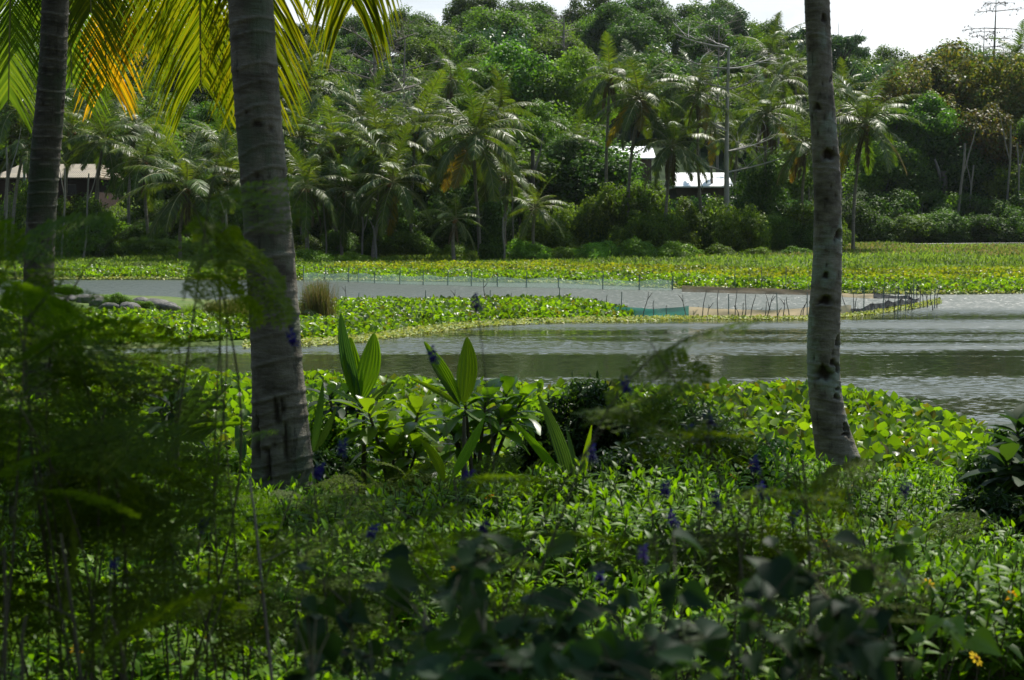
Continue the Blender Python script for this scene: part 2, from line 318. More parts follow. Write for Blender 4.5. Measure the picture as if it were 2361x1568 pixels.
def ground_mat():
    m, t, o = nodes('soil and turf'); L = t.links.new
    g = t.nodes.new('ShaderNodeNewGeometry')
    n = t.nodes.new('ShaderNodeTexNoise'); n.inputs['Scale'].default_value = 1.3; n.inputs['Detail'].default_value = 8; L(g.outputs['Position'], n.inputs['Vector'])
    n2 = t.nodes.new('ShaderNodeTexNoise'); n2.inputs['Scale'].default_value = .09; n2.inputs['Detail'].default_value = 4; L(g.outputs['Position'], n2.inputs['Vector'])
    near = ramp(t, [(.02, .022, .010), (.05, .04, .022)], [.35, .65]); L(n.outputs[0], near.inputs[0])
    far = ramp(t, [(.035, .06, .015), (.08, .12, .03), (.17, .15, .08)], [.35, .52, .72])
    ad = t.nodes.new('ShaderNodeMath'); ad.operation = 'MULTIPLY_ADD'; ad.inputs[1].default_value = .45; L(n.outputs[0], ad.inputs[0])
    sc = t.nodes.new('ShaderNodeMath'); sc.operation = 'MULTIPLY'; sc.inputs[1].default_value = .6; L(n2.outputs[0], sc.inputs[0]); L(sc.outputs[0], ad.inputs[2]); L(ad.outputs[0], far.inputs[0])
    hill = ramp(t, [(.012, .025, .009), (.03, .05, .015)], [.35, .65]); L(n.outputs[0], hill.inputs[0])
    sx = t.nodes.new('ShaderNodeSeparateXYZ'); L(g.outputs['Position'], sx.inputs[0])
    def step(a, b_, sock):
        r = t.nodes.new('ShaderNodeMapRange'); r.inputs[1].default_value = a; r.inputs[2].default_value = b_; L(sock, r.inputs[0]); return r.outputs[0]
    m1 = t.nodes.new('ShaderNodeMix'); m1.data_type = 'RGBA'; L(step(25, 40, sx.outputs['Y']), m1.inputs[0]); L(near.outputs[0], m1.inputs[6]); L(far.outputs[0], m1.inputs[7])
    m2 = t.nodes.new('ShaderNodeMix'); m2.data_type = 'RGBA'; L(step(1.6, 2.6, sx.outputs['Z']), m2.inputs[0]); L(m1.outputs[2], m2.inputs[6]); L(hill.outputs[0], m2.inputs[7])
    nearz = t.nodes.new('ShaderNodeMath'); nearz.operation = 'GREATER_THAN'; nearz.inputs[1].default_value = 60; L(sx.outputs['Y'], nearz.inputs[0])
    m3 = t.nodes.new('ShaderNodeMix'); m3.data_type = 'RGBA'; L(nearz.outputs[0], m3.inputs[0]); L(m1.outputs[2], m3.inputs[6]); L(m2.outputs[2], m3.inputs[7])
    p = t.nodes.new('ShaderNodeBsdfPrincipled'); p.inputs['Roughness'].default_value = .95; p.inputs['Specular IOR Level'].default_value = .1; L(m3.outputs[2], p.inputs[0])
    b = t.nodes.new('ShaderNodeBump'); b.inputs['Strength'].default_value = .6; b.inputs['Distance'].default_value = .15; L(n.outputs[0], b.inputs['Height']); L(b.outputs[0], p.inputs['Normal'])
    L(p.outputs[0], o.inputs[0]); return m
M['ground'] = ground_mat()

# ------------------------------------------------------------------ terrain
SHORE = np.array([G(x, y)[:2] for x, y in ((-400, 645), (0, 645), (560, 645), (900, 648), (1280, 653), (1574, 666), (1700, 668), (1880, 676), (2130, 679), (2361, 676), (2800, 676))])
def shore_y(x):
    s = SHORE[np.argsort(SHORE[:, 0])]; return np.interp(x, s[:, 0], s[:, 1])
SPIT = [G(*p) for p in ((-400, 700), (100, 690), (420, 688), (700, 700), (800, 702), (1000, 705), (1150, 702), (1300, 700), (1420, 712), (1470, 728), (1440, 740), (1250, 743), (1080, 750), (940, 768), (830, 785), (700, 794), (520, 797), (380, 803), (-400, 830))]
TOPX = np.array([-400, 0, 340, 500, 650, 760, 870, 1000, 1100, 1250, 1400, 1500, 1620, 1700, 1790, 1980, 2060, 2200, 2361, 2800])
TOPY = np.array([60, 60, 60, 80, 100, 60, 35, 14, 2, 20, 2, 24, 10, 52, 92, 102, 126, 125, 120, 120])
def hill_top(x, y=255.0):
    px = CX + np.asarray(x) * F / np.maximum(y, 60)
    return 3.2 + (520 - np.interp(px, TOPX, TOPY)) / F * 255
def terr(x, y):
    x = np.asarray(x, float); y = np.asarray(y, float)
    near = np.interp(y + .5 * N1(x, y, 0, .05), [-30, 5, 8, 11, 14, 17, 20], [1.55, 1.45, 1.3, .92, .42, -.06, -.6]) + .06 * N1(x, y, 0, .3)
    sy = shore_y(x); px = CX + x * F / np.maximum(y, 30)
    rt = smooth(1500, 1900, px)
    flat = np.interp(y - sy, [-3, 0, 6, 22, 36], [-.6, .02, .12, .22, .55]) + smooth(30, 75, y - sy) * .85 * (.3 + .7 * rt)
    y0 = 118 + 34 * rt
    top = np.maximum(hill_top(x, y) - 9.5, 3)
    t = np.clip((y - y0) / (250 - y0), 0, 1.0)
    hill = (t ** 1.15) * top * (1 + .0 * x) - np.clip(y - 262, 0, 60) * .12
    far = flat + np.where(y > y0, hill, 0) + .10 * N2(x, y, 0, .06) * smooth(0, 20, y - sy)
    z = np.where(y < 40, near, far)
    z = np.where((y > 20) & (y < 40), -.6, z)
    return np.where((y >= 40) & (y < sy - 3), -.6, z)
def grid(xs, ys, fn):
    X, Y = np.meshgrid(xs, ys); Z = fn(X, Y); nx, ny = len(xs), len(ys)
    V = np.stack([X, Y, Z], -1).reshape(-1, 3); i = np.arange(ny - 1)[:, None] * nx; j = np.arange(nx - 1)[None]
    return V, np.stack([i + j, i + j + 1, i + nx + j + 1, i + nx + j], -1).reshape(-1, 4)
xs = np.concatenate([np.linspace(-420, -140, 14), np.linspace(-130, 130, 260), np.linspace(140, 420, 14)])
ys = np.concatenate([np.linspace(-40, 0, 10), np.arange(.5, 24, .3), np.arange(24, 60, 3), np.arange(60, 160, 1.2), np.arange(160, 300, 4), np.linspace(310, 620, 10)])
obj('ground', mk('ground', [grid(xs, ys, terr)], M['ground']), kind='structure')
hz, tz, oz = nodes('humid air')
pv = tz.nodes.new('ShaderNodeVolumePrincipled'); pv.inputs['Color'].default_value = (.82, .90, 1, 1); pv.inputs['Density'].default_value = .00005; pv.inputs['Anisotropy'].default_value = .35
tz.links.new(pv.outputs[0], oz.inputs['Volume'])
hb = np.array([(x, y, z) for x in (-440, 440) for y in (-60, 640) for z in (-9, 75)], float)
tag(obj('haze', mk('haze', [(hb, np.array([(0, 1, 3, 2), (4, 6, 7, 5), (0, 4, 5, 1), (2, 3, 7, 6), (0, 2, 6, 4), (1, 5, 7, 3)]))], hz, False)), 'faint humid haze softening the far hillside', 'haze', kind='stuff')
obj('water', mk('water', [(np.array([(-400, 10, 0), (400, 10, 0), (400, 110, 0), (-400, 110, 0)]), np.array([(0, 1, 2, 3)]))], M['water']), kind='structure')
# spit of land between the ponds
sp = np.array(SPIT); X = sample_poly(SPIT, 10)
gx = np.linspace(-36, 8, 150); gy = np.linspace(33, 64, 100)
def spit_z(x, y):
    m = inpoly(x.ravel(), y.ravel(), SPIT).reshape(x.shape)
    d = np.full(x.shape, 9.0)
    for i in range(len(SPIT)):
        a = sp[i, :2]; b = sp[(i + 1) % len(SPIT), :2]; ab = b - a
        t = np.clip(((x - a[0]) * ab[0] + (y - a[1]) * ab[1]) / (ab @ ab), 0, 1)
        d = np.minimum(d, np.hypot(x - a[0] - t * ab[0], y - a[1] - t * ab[1]))
    d = np.where(m, d, -d); left = 1 - smooth(-20, -12, x)
    return np.clip(-.02 + d * .12, -.5, .08 + .32 * left) + .03 * N1(x, y, 0, .3)
obj('mud_bank', mk('mud_bank', [grid(gx, gy, spit_z)], M['ground']), kind='structure')
# gravel track along the right bank
M['gravel'] = rough_mat('pale gravel', [(.22, .20, .17), (.38, .36, .32)], 1.5)
tx = np.linspace(28, 90, 60); tr_ = []
for x in tx:
    c = 141 + 1.2 * math.sin(x * .07)
    for dy in (-1.3, 1.3): tr_.append((x, c + dy, float(terr(x, c + dy)) + .06))
tr_ = np.array(tr_); i = np.arange(59) * 2
obj('gravel_path', mk('gravel_path', [(tr_, np.stack([i, i + 2, i + 3, i + 1], -1))], M['gravel']), kind='structure')

# ------------------------------------------------------------------ floating and bank plants (stuff)
def leaf_field(pts, z, size, tilt, tmpl, n_per=1, rg=rng, petiole=0.0, az=None):
    n = len(pts); a = rg.uniform(0, 6.283, n) if az is None else az
    el = rg.normal(tilt, .35, n)          # blade direction elevation
    fw = np.stack([np.cos(a) * np.cos(el), np.sin(a) * np.cos(el), np.sin(el)], -1)
    up = np.stack([-np.cos(a) * np.sin(el), -np.sin(a) * np.sin(el), np.cos(el)], -1) + rg.normal(0, .25, (n, 3))
    s = size * rg.uniform(.65, 1.3, n); P = np.column_stack([pts, z])
    return scatter(tmpl[0], tmpl[1], P, frames(up, fw), s)
HYA = blade([.05, .34, .44, .42, .26, .02], .35, .12)
HYA_F = blade([.08, .42, .38, .02], .35, .1)
def hyacinth(name, label, poly, n, size, hgt, tmpl, mat, seed, tilt=.75, stalks=True, z0=0.0):
    rg = np.random.default_rng(seed); X = sample_poly(poly, n, rg)
    kp = N2(X[:, 0], X[:, 1], 0, .21) + .5 * N3(X[:, 0], X[:, 1], 0, .8) < .75; X = X[kp]; n = len(X)
    hh = hgt * (1 + .28 * N1(X[:, 0], X[:, 1], 0, .35) + .15 * N2(X[:, 0], X[:, 1], 0, 1.1))
    # thinner and lower at the outline
    P = np.array([p[:2] for p in poly]); d = np.full(n, 99.)
    for i in range(len(P)):
        a = P[i]; b = P[(i + 1) % len(P)]; ab = b - a
        t = np.clip(((X - a) @ ab) / (ab @ ab), 0, 1); d = np.minimum(d, np.linalg.norm(X - a - t[:, None] * ab, axis=1))
    hh = hh * (.35 + .65 * smooth(0, 1.1, d + rg.uniform(-.2, .2, n)))
    z = z0 + hh * rg.uniform(.35, 1.0, n)
    parts = [leaf_field(X, z, size, tilt, tmpl, rg=rg)]
    if stalks:
        k = rg.random(n) < .6; Q = X[k]; m = len(Q)
        tv = np.array([(-.5, 0, 0), (.5, 0, 0), (.35, 0, 1), (-.35, 0, 1)]); a = rg.uniform(0, 3.14, m)
        Mx = np.zeros((m, 3, 3)); Mx[:, 0, 0] = np.cos(a); Mx[:, 1, 0] = np.sin(a); Mx[:, 0, 1] = -np.sin(a); Mx[:, 1, 1] = np.cos(a); Mx[:, 2, 2] = 1
        parts.append(scatter(tv, np.array([(0, 1, 2, 3)]), np.column_stack([Q, np.full(m, z0)]), Mx, np.column_stack([np.full(m, .022), np.full(m, .02), z[k] - z0])))
    return tag(obj(name, mk(name, parts, mat)), label, 'plants', kind='stuff')
NEARMAT = [G(*p) for p in ((-500, 860), (0, 862), (300, 868), (560, 893), (900, 905), (1250, 922), (1500, 925), (1700, 922), (1850, 925), (2000, 932), (2120, 955), (2200, 985), (2260, 1010), (2361, 1055), (2500, 1150), (2500, 1240), (-500, 1200))]
hyacinth('water_hyacinth', 'bright green water hyacinth mat along the near shore', NEARMAT, 38000, .15, .36, HYA, M['hya'], 21, tilt=1.0)
rockfree = [G(*p) for p in ((-400, 745), (120, 735), (420, 735), (640, 728), (770, 706), (1000, 706), (1150, 703), (1300, 701), (1420, 713), (1468, 728), (1440, 737), (1250, 740), (1080, 747), (940, 763), (830, 780), (700, 788), (520, 792), (380, 797), (-400, 822))]
hyacinth('spit_water_hyacinth', 'dense green water hyacinth covering the spit between two ponds', rockfree, 42000, .15, .34, HYA_F, M['hya'], 22)
EDGE = [G(*p) for p in ((560, 792), (700, 786), (830, 773), (940, 757), (1080, 742), (1250, 736), (1470, 733), (1580, 732), (1870, 733), (1990, 722), (2110, 703), (2165, 690), (2172, 700), (2110, 713), (1990, 729), (1870, 738), (1700, 737), (1540, 738), (1440, 743), (1250, 747), (1110, 754), (960, 773), (840, 790), (700, 801), (560, 804))]
hyacinth('floating_water_lettuce', 'pale yellow floating rosettes fringing the spit and net', EDGE, 9000, .10, .09, HYA_F, M['lettuce'], 23, tilt=.4, stalks=False)
POOLW = [G(*p) for p in ((300, 728), (560, 722), (620, 735), (520, 744), (330, 742))]
hyacinth('pale_water_lettuce', 'pale cream floating weed in the inlet left of the thick trunk', POOLW, 2600, .10, .07, HYA_F, M['lettuce'], 24, tilt=.4, stalks=False)
def band(xr, d0, d1, n, rg):
    x = rg.uniform(xr[0], xr[1], n); y = shore_y(x) + rg.uniform(d0, d1, n); return np.column_stack([x, y])
def bank(name, label, xr, d0, d1, n, size, hgt, mat, seed, tilt, tmpl, rag=1.5):
    rg = np.random.default_rng(seed); X = band(xr, d0, d1, n, rg)
    X[:, 1] += rag * N1(X[:, 0], 0, 0, .12)
    k = np.abs(X[:, 0]) < X[:, 1] * .40 + 2; X = X[k]
    hh = hgt * (1 + .35 * N1(X[:, 0], X[:, 1], 0, .09) + .3 * N2(X[:, 0], X[:, 1], 0, .3)); z = terr(X[:, 0], X[:, 1]).clip(0) + hh.clip(.05) * rg.uniform(.2, 1, len(X))
    return tag(obj(name, mk(name, [leaf_field(X, z, size, tilt, tmpl, rg=rg)], mat)), label, 'plants', kind='stuff')
bank('far_water_hyacinth', 'green water hyacinth belt along the far shore', (-40, 42), 0, 10, 80000, .17, .34, M['hya'], 31, .8, HYA_F, .6)
bank('yellow_water_hyacinth', 'yellowing water hyacinth belt behind the green one', (-12, 48), 6, 21, 70000, .17, .38, M['hya_y'], 32, .7, HYA_F, 1.2)
bank('shore_weed', 'pale floating weed rim at the far waterline', (-40, 42), -.5, .9, 5000, .16, .1, M['lettuce'], 33, .3, HYA_F, .15)
BLADE = (np.array([(-.06, 0, 0), (.06, 0, 0), (.045, .6, .0), (-.045, .6, .0), (0, 1, -.12)]), None)
GR = (np.array([(-.07, 0, 0), (.07, 0, 0), (.02, 1, -.15), (-.02, 1, -.15)]), np.array([(0, 1, 2, 3)]))
bank('bank_grass', 'rough green grass and weeds on the far bank', (-52, 66), 16, 62, 120000, .32, .2, M['grass'], 34, 1.0, LANCE, 2)

bank('dry_bank_grass', 'olive and straw coloured dry grass toward the back of the far bank', (5, 62), 42, 60, 42000, .30, .16, M['drygrass'], 35, 1.1, LANCE, 3)
# lumps of bright creeper on the far bank
# ------------------------------------------------------------------ crowns and trees
def crown_parts(rx, rz, nl, lr, n, ls, seed, tm=QUAD, droop=.0, flat=1.0, low=-.35, jit=.5, loose=.45):
    rg = np.random.default_rng(seed)
    d = unit(rg.normal(size=(nl, 3))); d[:, 2] = np.maximum(d[:, 2], low) ; d = unit(d)
    rad = rg.uniform(.35, .86, nl) ** .6
    C = d * rad[:, None] * np.array([rx, rx, rz]) * .82 * (1 + .48 * N1(d[:, 0] + seed, d[:, 1], d[:, 2], .5))[:, None]
    r = rg.uniform(lr[0], lr[1], nl)
    pick = rg.choice(nl, n, p=r ** 2 / (r ** 2).sum())
    q = unit(rg.normal(size=(n, 3)) + np.array([0, 0, .25])); rr = r[pick] * (1 - .35 * rg.random(n) ** 2 + loose * rg.random(n) ** 3)
    P = C[pick] + q * rr[:, None] * np.array([1, 1, flat])
    nrm = unit(q + rg.normal(0, jit, (n, 3)) + np.array([0, 0, .35]))
    fw = unit(rg.normal(size=(n, 3)) + q * .6 + np.array([0, 0, -droop]))
    return scatter(tm[0], tm[1], P, frames(nrm, fw), ls * rg.uniform(.6, 1.35, n)), C
def tree_wood(C, h, r, seed, n=7):
    """trunk base at -h below the crown centre, limbs into the lobes; returns mesh parts"""
    rg = np.random.default_rng(seed); parts = []
    top = np.array([rg.normal(0, .4), rg.normal(0, .4), -.5])
    tr = wob(bez((0, 0, -h), (rg.normal(0, .3), rg.normal(0, .3), -h * .5), top, 12), r * .5, seed)
    parts.append(tube(tr, np.linspace(r, r * .55, 12) * (1 + .5 * np.exp(-np.linspace(0, 8, 12))), 9))
    for k in rg.choice(len(C), min(n, len(C)), replace=False):
        s = tr[rg.integers(6, 12)]; e = C[k]
        parts.append(tube(wob(bez(s, (s + e) / 2 + np.array([0, 0, -.4]), e, 8), .2, seed + int(k)), np.linspace(r * .42, r * .1, 8), 6))
    return parts
TR = {}
def tree_type(key, mat, bark, variants, **kw):
    TR[key] = []
    for v in range(variants):
        sd = hash_(key) + v * 17
        (cp, C) = crown_parts(seed=sd, **kw)
        TR[key].append((mk(key + ' crown', [cp], mat), C, bark, mk(key + ' wood', tree_wood(C, 9, .34, sd), bark)))
def hash_(s): return sum(ord(c) * (i + 3) for i, c in enumerate(s))
tree_type('hill', M['hill'], M['bark'], 5, rx=5.4, rz=4.6, nl=70, lr=(.55, 1.5), n=18000, ls=.33)
tree_type('mango', M['mango'], M['bark'], 3, rx=5.2, rz=4.8, nl=70, lr=(.6, 1.3), n=19000, ls=.32, droop=.6)
tree_type('flush', M['flush'], M['bark'], 3, rx=5.2, rz=4.6, nl=70, lr=(.7, 1.2), n=17000, ls=.34, droop=.6)
tree_type('glossy', M['glossy'], M['palebark'], 3, rx=5.2, rz=4.4, nl=50, lr=(.5, 1.3), n=10000, ls=.34, jit=.9)
tree_type('bush', M['bush'], M['bark'], 4, rx=5.0, rz=4.0, nl=48, lr=(.6, 1.6), n=15000, ls=.34)
tree_type('mound', M['vine'], M['bark'], 3, rx=5.0, rz=2.6, nl=40, lr=(.9, 1.6), n=12000, ls=.42, flat=.7, low=0)
tree_type('layered', M['glossy'], M['bark'], 1, rx=6.2, rz=3.6, nl=26, lr=(.8, 1.5), n=9000, ls=.34, flat=.38, jit=.6)
TCOUNT = 0
def tree(name, label, cat, kind, px, pytop, pw, Y, group=None, fill=False, trunk=True, zs=1.0, v=None, zbase=None):
    """crown centred at photo column px, top at row pytop, pw photo-pixels wide at distance Y"""
    global TCOUNT; TCOUNT += 1
    me, C, bark, wood = TR[kind][(TCOUNT if v is None else v) % len(TR[kind])]
    zr = {'hill': 5.3, 'mango': 5.2, 'flush': 5.0, 'glossy': 5.0, 'bush': 4.9, 'mound': 3.2, 'layered': 3.6}[kind]
    s = pw / F * Y / 12.4; top = at(px, pytop, Y); cz = top[2] - zr * s * zs
    gz = float(terr(top[0], Y)) if zbase is None else zbase
    if fill:
        zs = max(.25, (top[2] - gz + .3) / (2 * zr * s) * 1.25)
        if zs > .95: s *= (zs / .95) ** .6; zs = (top[2] - gz + .3) / (2 * zr * s) * 1.25
        cz = top[2] - zr * s * zs
    t = thing(name, label, cat, (top[0], Y, gz - .2), random.uniform(0, 6.28), group)
    obj('crown', me, t, (0, 0, cz - gz), (random.uniform(-.12, .12), random.uniform(-.12, .12), 0), (s * random.uniform(.88, 1.15), s * random.uniform(.85, 1.15), s * zs))
    if trunk and cz - gz > 1.5:
        obj('trunk', wood, t, (0, 0, cz - gz), (0, 0, 0), (s, s, (cz - gz + .3) / 9.0))
    return t

# hillside forest in rows
CAST = {'hill': 'dark rounded', 'bush': 'bushy green', 'glossy': 'loose glossy', 'mango': 'dense bright'}
RY = [253, 242, 231, 220, 209, 198, 187, 176, 165, 154, 143, 133]
for ri, Y in enumerate(RY):
    rg = random.Random(ri * 7 + 3); hw_ = .37 * Y + 4; cnt = int(2 * hw_ / 10.5); kk = 0
    for k in range(cnt):
        x = -hw_ + (2 * hw_) * (k + .5 + (.25 if ri % 2 else -.25)) / cnt + rg.uniform(-1.5, 1.5); Yj = Y + rg.uniform(-3, 3); px = CX + x * F / Yj
        if (px > 1900 and Y < 170) or (1370 < px < 1730 and Y < 170) or (px < 290 and Y < 150): continue
        kind = 'hill' if ri == 0 else rg.choice(['hill', 'hill', 'hill', 'bush', 'bush', 'glossy', 'bush', 'mango' if rg.random() < .6 else 'hill'])
        kk += 1; gz_ = float(terr(x, Yj)); hgt = rg.uniform(9.5, 12.5) if ri == 0 else rg.uniform(7.5, 12); pw_ = rg.uniform(12, 16) * F / Yj
        ptop = 520 - (gz_ + hgt - 3.2) * F / Yj
        tree('hillside_tree', f'{CAST[kind]} tree, {ordw(kk)} from the left in the {ordw(ri + 1)} row down the hill', 'tree', kind, px, ptop, pw_, Yj, group='trees covering the hillside', zs=rg.uniform(.65, 1.15), trunk=ri in (0, 10, 11))

# distinctive broadleaf trees
for px, top, pw, Y, kd, lab in (
    (1170, 72, 330, 150, 'mango', 'big dense bright green tree crown left of the tall palms at mid slope'),
    (1315, 80, 300, 152, 'mango', 'dense bright green tree crown joined to the right of the biggest one'),
    (1120, 130, 170, 147, 'mango', 'lower left lobe-crowned bright green tree above the centre palm'),
    (1255, 215, 210, 138, 'mango', 'green lobed tree below the big bright crown beside the centre palm'),
    (1305, 300, 170, 132, 'hill', 'dark green tree filling the gap right of the centre palm'),
    (1200, 330, 150, 128, 'hill', 'dark tree with a thick brown trunk behind the centre palm'),
    (2185, 86, 350, 172, 'flush', 'huge reddish-green tree crown standing against the sky at right'),
    (2300, 100, 330, 168, 'flush', 'reddish-brown tinted tree crown at the right edge near the sky'),
    (2095, 135, 250, 166, 'flush', 'yellow-green shoulder crown left of the huge reddish tree'),
    (2150, 200, 270, 160, 'mango', 'bright green lobed crown in front of the huge reddish tree'),
    (2280, 215, 280, 158, 'flush', 'brownish lobed crown below the reddish crown at the right edge'),
    (2060, 225, 200, 160, 'mango', 'yellow-green tree right of the leaning trunk above the palm'),
    (2360, 250, 200, 160, 'hill', 'dark tree crown cut by the right edge of the view'),
    (2100, 330, 220, 156, 'hill', 'shaded tree right of the right-hand palm crown'),
    (2240, 320, 230, 157, 'hill', 'shaded deep green tree under the reddish crowns'),
    (2340, 380, 180, 155, 'hill', 'low dark tree at the right edge above the gravel path'),
    (2250, 135, 300, 176, 'flush', 'olive and rust tinted crown filling the gap between the reddish crowns'),
    (2110, 200, 230, 163, 'mango', 'olive green crown at the left foot of the huge reddish tree'),
    (2335, 185, 230, 165, 'flush', 'olive crown cut by the right edge under the skyline'),
    (2200, 290, 270, 158, 'hill', 'broad shaded crown in the middle of the right-hand tree wall'),
    (2040, 300, 220, 157, 'bush', 'mid green crown just right of the right-hand palm'),
    (2320, 320, 240, 156, 'bush', 'mid green crown low at the right edge'),
    (2130, 400, 230, 154, 'bush', 'lowest mid green crown of the right-hand tree wall'),
    (1480, 95, 260, 190, 'glossy', 'silvery glossy-leaved tree behind the pair of tall palms'),
    (1600, 110, 230, 188, 'glossy', 'pale glossy-leaved tree left of the whitish bare tree'),
    (2000, 120, 220, 200, 'glossy', 'glossy tree right of the leaning trunk below the sky'),
    (880, 120, 200, 175, 'glossy', 'yellowish loose tree behind the grey dead twigs'),
    (690, 35, 120, 205, 'hill', 'dark tree standing against the sky gap right of the thick trunk')):
    if kd: tree('broadleaf_tree', lab, 'tree', kd, px, top, pw, Y)
tree('spreading_tree', 'spreading layered tree on the skyline crossing behind the leaning trunk', 'tree', 'layered', 1850, 30, 225, 200, zs=1.3)
tree('spreading_tree', 'smaller layered tree branch crown right of the leaning trunk on the skyline', 'tree', 'layered', 1945, 60, 120, 198, zs=1.2)

# shrubs along the far bank
SH = [(20, 520, 130, 'bush'), (110, 500, 140, 'bush'), (230, 520, 150, 'bush'), (330, 500, 150, 'hill'), (450, 520, 140, 'bush'), (545, 510, 140, 'hill'), (690, 520, 150, 'hill'),
      (780, 510, 130, 'hill'), (860, 520, 130, 'bush'), (950, 520, 150, 'bush'), (1050, 545, 110, 'bush'), (1250, 470, 150, 'bush'), (1340, 440, 160, 'bush'), (1420, 425, 150, 'glossy'),
      (1500, 460, 130, 'bush'), (1590, 430, 140, 'glossy'), (1660, 420, 140, 'glossy'), (1740, 430, 140, 'glossy'), (1820, 420, 130, 'glossy'), (1770, 350, 90, 'hill'), (1880, 430, 130, 'bush'),
      (1970, 470, 130, 'bush'), (2050, 430, 140, 'bush'), (2130, 450, 150, 'hill'), (2220, 440, 140, 'hill'), (2310, 450, 150, 'bush'), (1000, 470, 120, 'hill'), (600, 440, 160, 'hill'),
      (380, 430, 140, 'hill'), (160, 440, 110, 'bush'), (60, 400, 130, 'bush'), (500, 430, 130, 'hill'), (700, 430, 150, 'hill'), (820, 440, 140, 'hill'), (910, 430, 140, 'hill'), (1130, 440, 110, 'hill'), (1440, 388, 110, 'bush'), (1500, 398, 110, 'hill'), (1385, 400, 80, 'bush'), (1700, 455, 130, 'bush'), (1550, 480, 130, 'bush'), (1620, 485, 120, 'hill'), (1380, 480, 120, 'hill'), (1450, 490, 120, 'bush'), (1790, 480, 120, 'hill'), (1850, 490, 110, 'hill'),
      (1925, 500, 120, 'bush'), (2010, 490, 120, 'hill'), (2090, 500, 130, 'bush'), (2180, 500, 130, 'hill'), (2270, 500, 120, 'hill'), (2350, 490, 120, 'bush'), (1640, 425, 170, 'bush'), (1565, 430, 120, 'bush'), (1465, 382, 100, 'bush'), (110, 450, 150, 'bush'), (190, 470, 130, 'hill'), (218, 418, 120, 'bush'), (70, 425, 120, 'bush')]
for k, (px, top, pw, kd) in enumerate(sorted(SH)):
    if px > 1950: kd, pw, top = 'hill', pw * 1.5, top - 25  # darker leaf kind at the right stands in for shade under the trees
    Y = {True: 148, False: 119}[px > 1900] - (3 if kd == 'bush' else 0) + (top < 445) * 4
    tree('shrub', f'{ {"bush": "mid green", "hill": "dark shaded", "glossy": "grey-green glossy"}[kd]} shrub, {ordw(k + 1)} from the left in the thicket under the far palms', 'shrub', kd, px, top, pw, Y, group='shrubs under the far palms', fill=True, trunk=kd == 'glossy')
VM = [(650, 572, 120, 104), (730, 566, 130, 106), (820, 574, 130, 107), (900, 582, 110, 108), (1215, 545, 110, 118), (1290, 560, 110, 119), (1380, 548, 130, 121), (1470, 540, 120, 123), (1560, 548, 130, 124),
      (1660, 555, 120, 124), (1750, 560, 110, 124), (1840, 562, 120, 124), (200, 590, 150, 100), (330, 592, 140, 100), (450, 596, 140, 100), (60, 588, 140, 100), (1330, 578, 90, 115), (1500, 574, 100, 117), (1160, 575, 60, 112)]
for k, (px, top, pw, Y) in enumerate(sorted(VM)):
    tree('creeper_mound', f'bright green creeper-covered mound, {ordw(k + 1)} from the left along the far bank', 'bush', 'mound', px, top, pw, min(Y, 110), group='creeper mounds on the far bank', trunk=False, fill=True)
tree('round_bush', 'small round dark bush alone on the bright far bank', 'bush', 'hill', 1229, 583, 40, 108, trunk=False, zs=.7)

# ------------------------------------------------------------------ palms
def frond_parts(pts, n, Lm, wdt, nseg, droop, seed, side=None, fwd=.75, lift=.25, missing=0.0, t0=.14, ep=.93):
    rg = np.random.default_rng(seed); pts = np.asarray(pts, float)
    seg = np.concatenate([[0], np.cumsum(np.linalg.norm(np.diff(pts, axis=0), axis=1))]); seg /= seg[-1]
    t = np.linspace(t0, .995, n); P = np.stack([np.interp(t, seg, pts[:, i]) for i in range(3)], -1)
    Tt = unit(np.gradient(P, axis=0))
    if side is None:
        hv = pts[-1] - pts[0]; side = unit(np.cross(hv * np.array([1, 1, 0]) + 1e-6, [0, 0, 1.]))
    parts = []
    for sgn in (-1, 1):
        k = rg.random(n) > missing; p = P[k]; T_ = Tt[k]; tt = t[k]; m = len(p)
        Sd = unit(side[None] * sgn + rg.normal(0, .06, (m, 3))); Nn = np.cross(Sd * sgn, T_)
        Nn = np.where(Nn[:, 2:3] < 0, -Nn, Nn)
        f = fwd * (.6 + .9 * tt)[:, None]
        d0 = unit(f * T_ + Sd + (lift * rg.uniform(.2, 1.6, m))[:, None] * Nn)
        L = Lm * (np.sin(np.clip(tt * ep + .1, 0, 1) * math.pi) ** .55 * .85 + .12) * rg.uniform(.85, 1.1, m)
        L *= np.where(tt > .93, 1 - (tt - .93) * 3, 1)
        rows = []
        q = p.copy(); d = d0.copy()
        W = unit(T_ - (T_ * d0).sum(1, keepdims=True) * d0 + rg.normal(0, .12, (m, 3)))
        for s in range(nseg + 1):
            ww = wdt * [1, 1, .9, .7, .12][min(4, round(s / nseg * 4))] * .5
            rows.append(q - W * ww); rows.append(q + W * ww)
            d = unit(d + np.array([0, 0, -1]) * droop * (rg.uniform(.6, 1.4, m)[:, None]) / nseg)
            q = q + d * (L / nseg)[:, None]
        V = np.stack(rows, 1); kk = 2 * (nseg + 1)
        Fc = np.array([(2 * s, 2 * s + 1, 2 * s + 3, 2 * s + 2) for s in range(nseg)])
        parts.append((V.reshape(-1, 3), (Fc[None] + (np.arange(m) * kk)[:, None, None]).reshape(-1, 4), 0))
    return parts
def arc(L, e0, e1, n=14):
    a = np.linspace(e0, e1, n); st = L / (n - 1); P = [(0, 0, 0)]
    for i in range(n - 1): P.append((P[-1][0] + math.cos(a[i]) * st, 0, P[-1][2] + math.sin(a[i]) * st))
    return np.array(P)
FR = {}
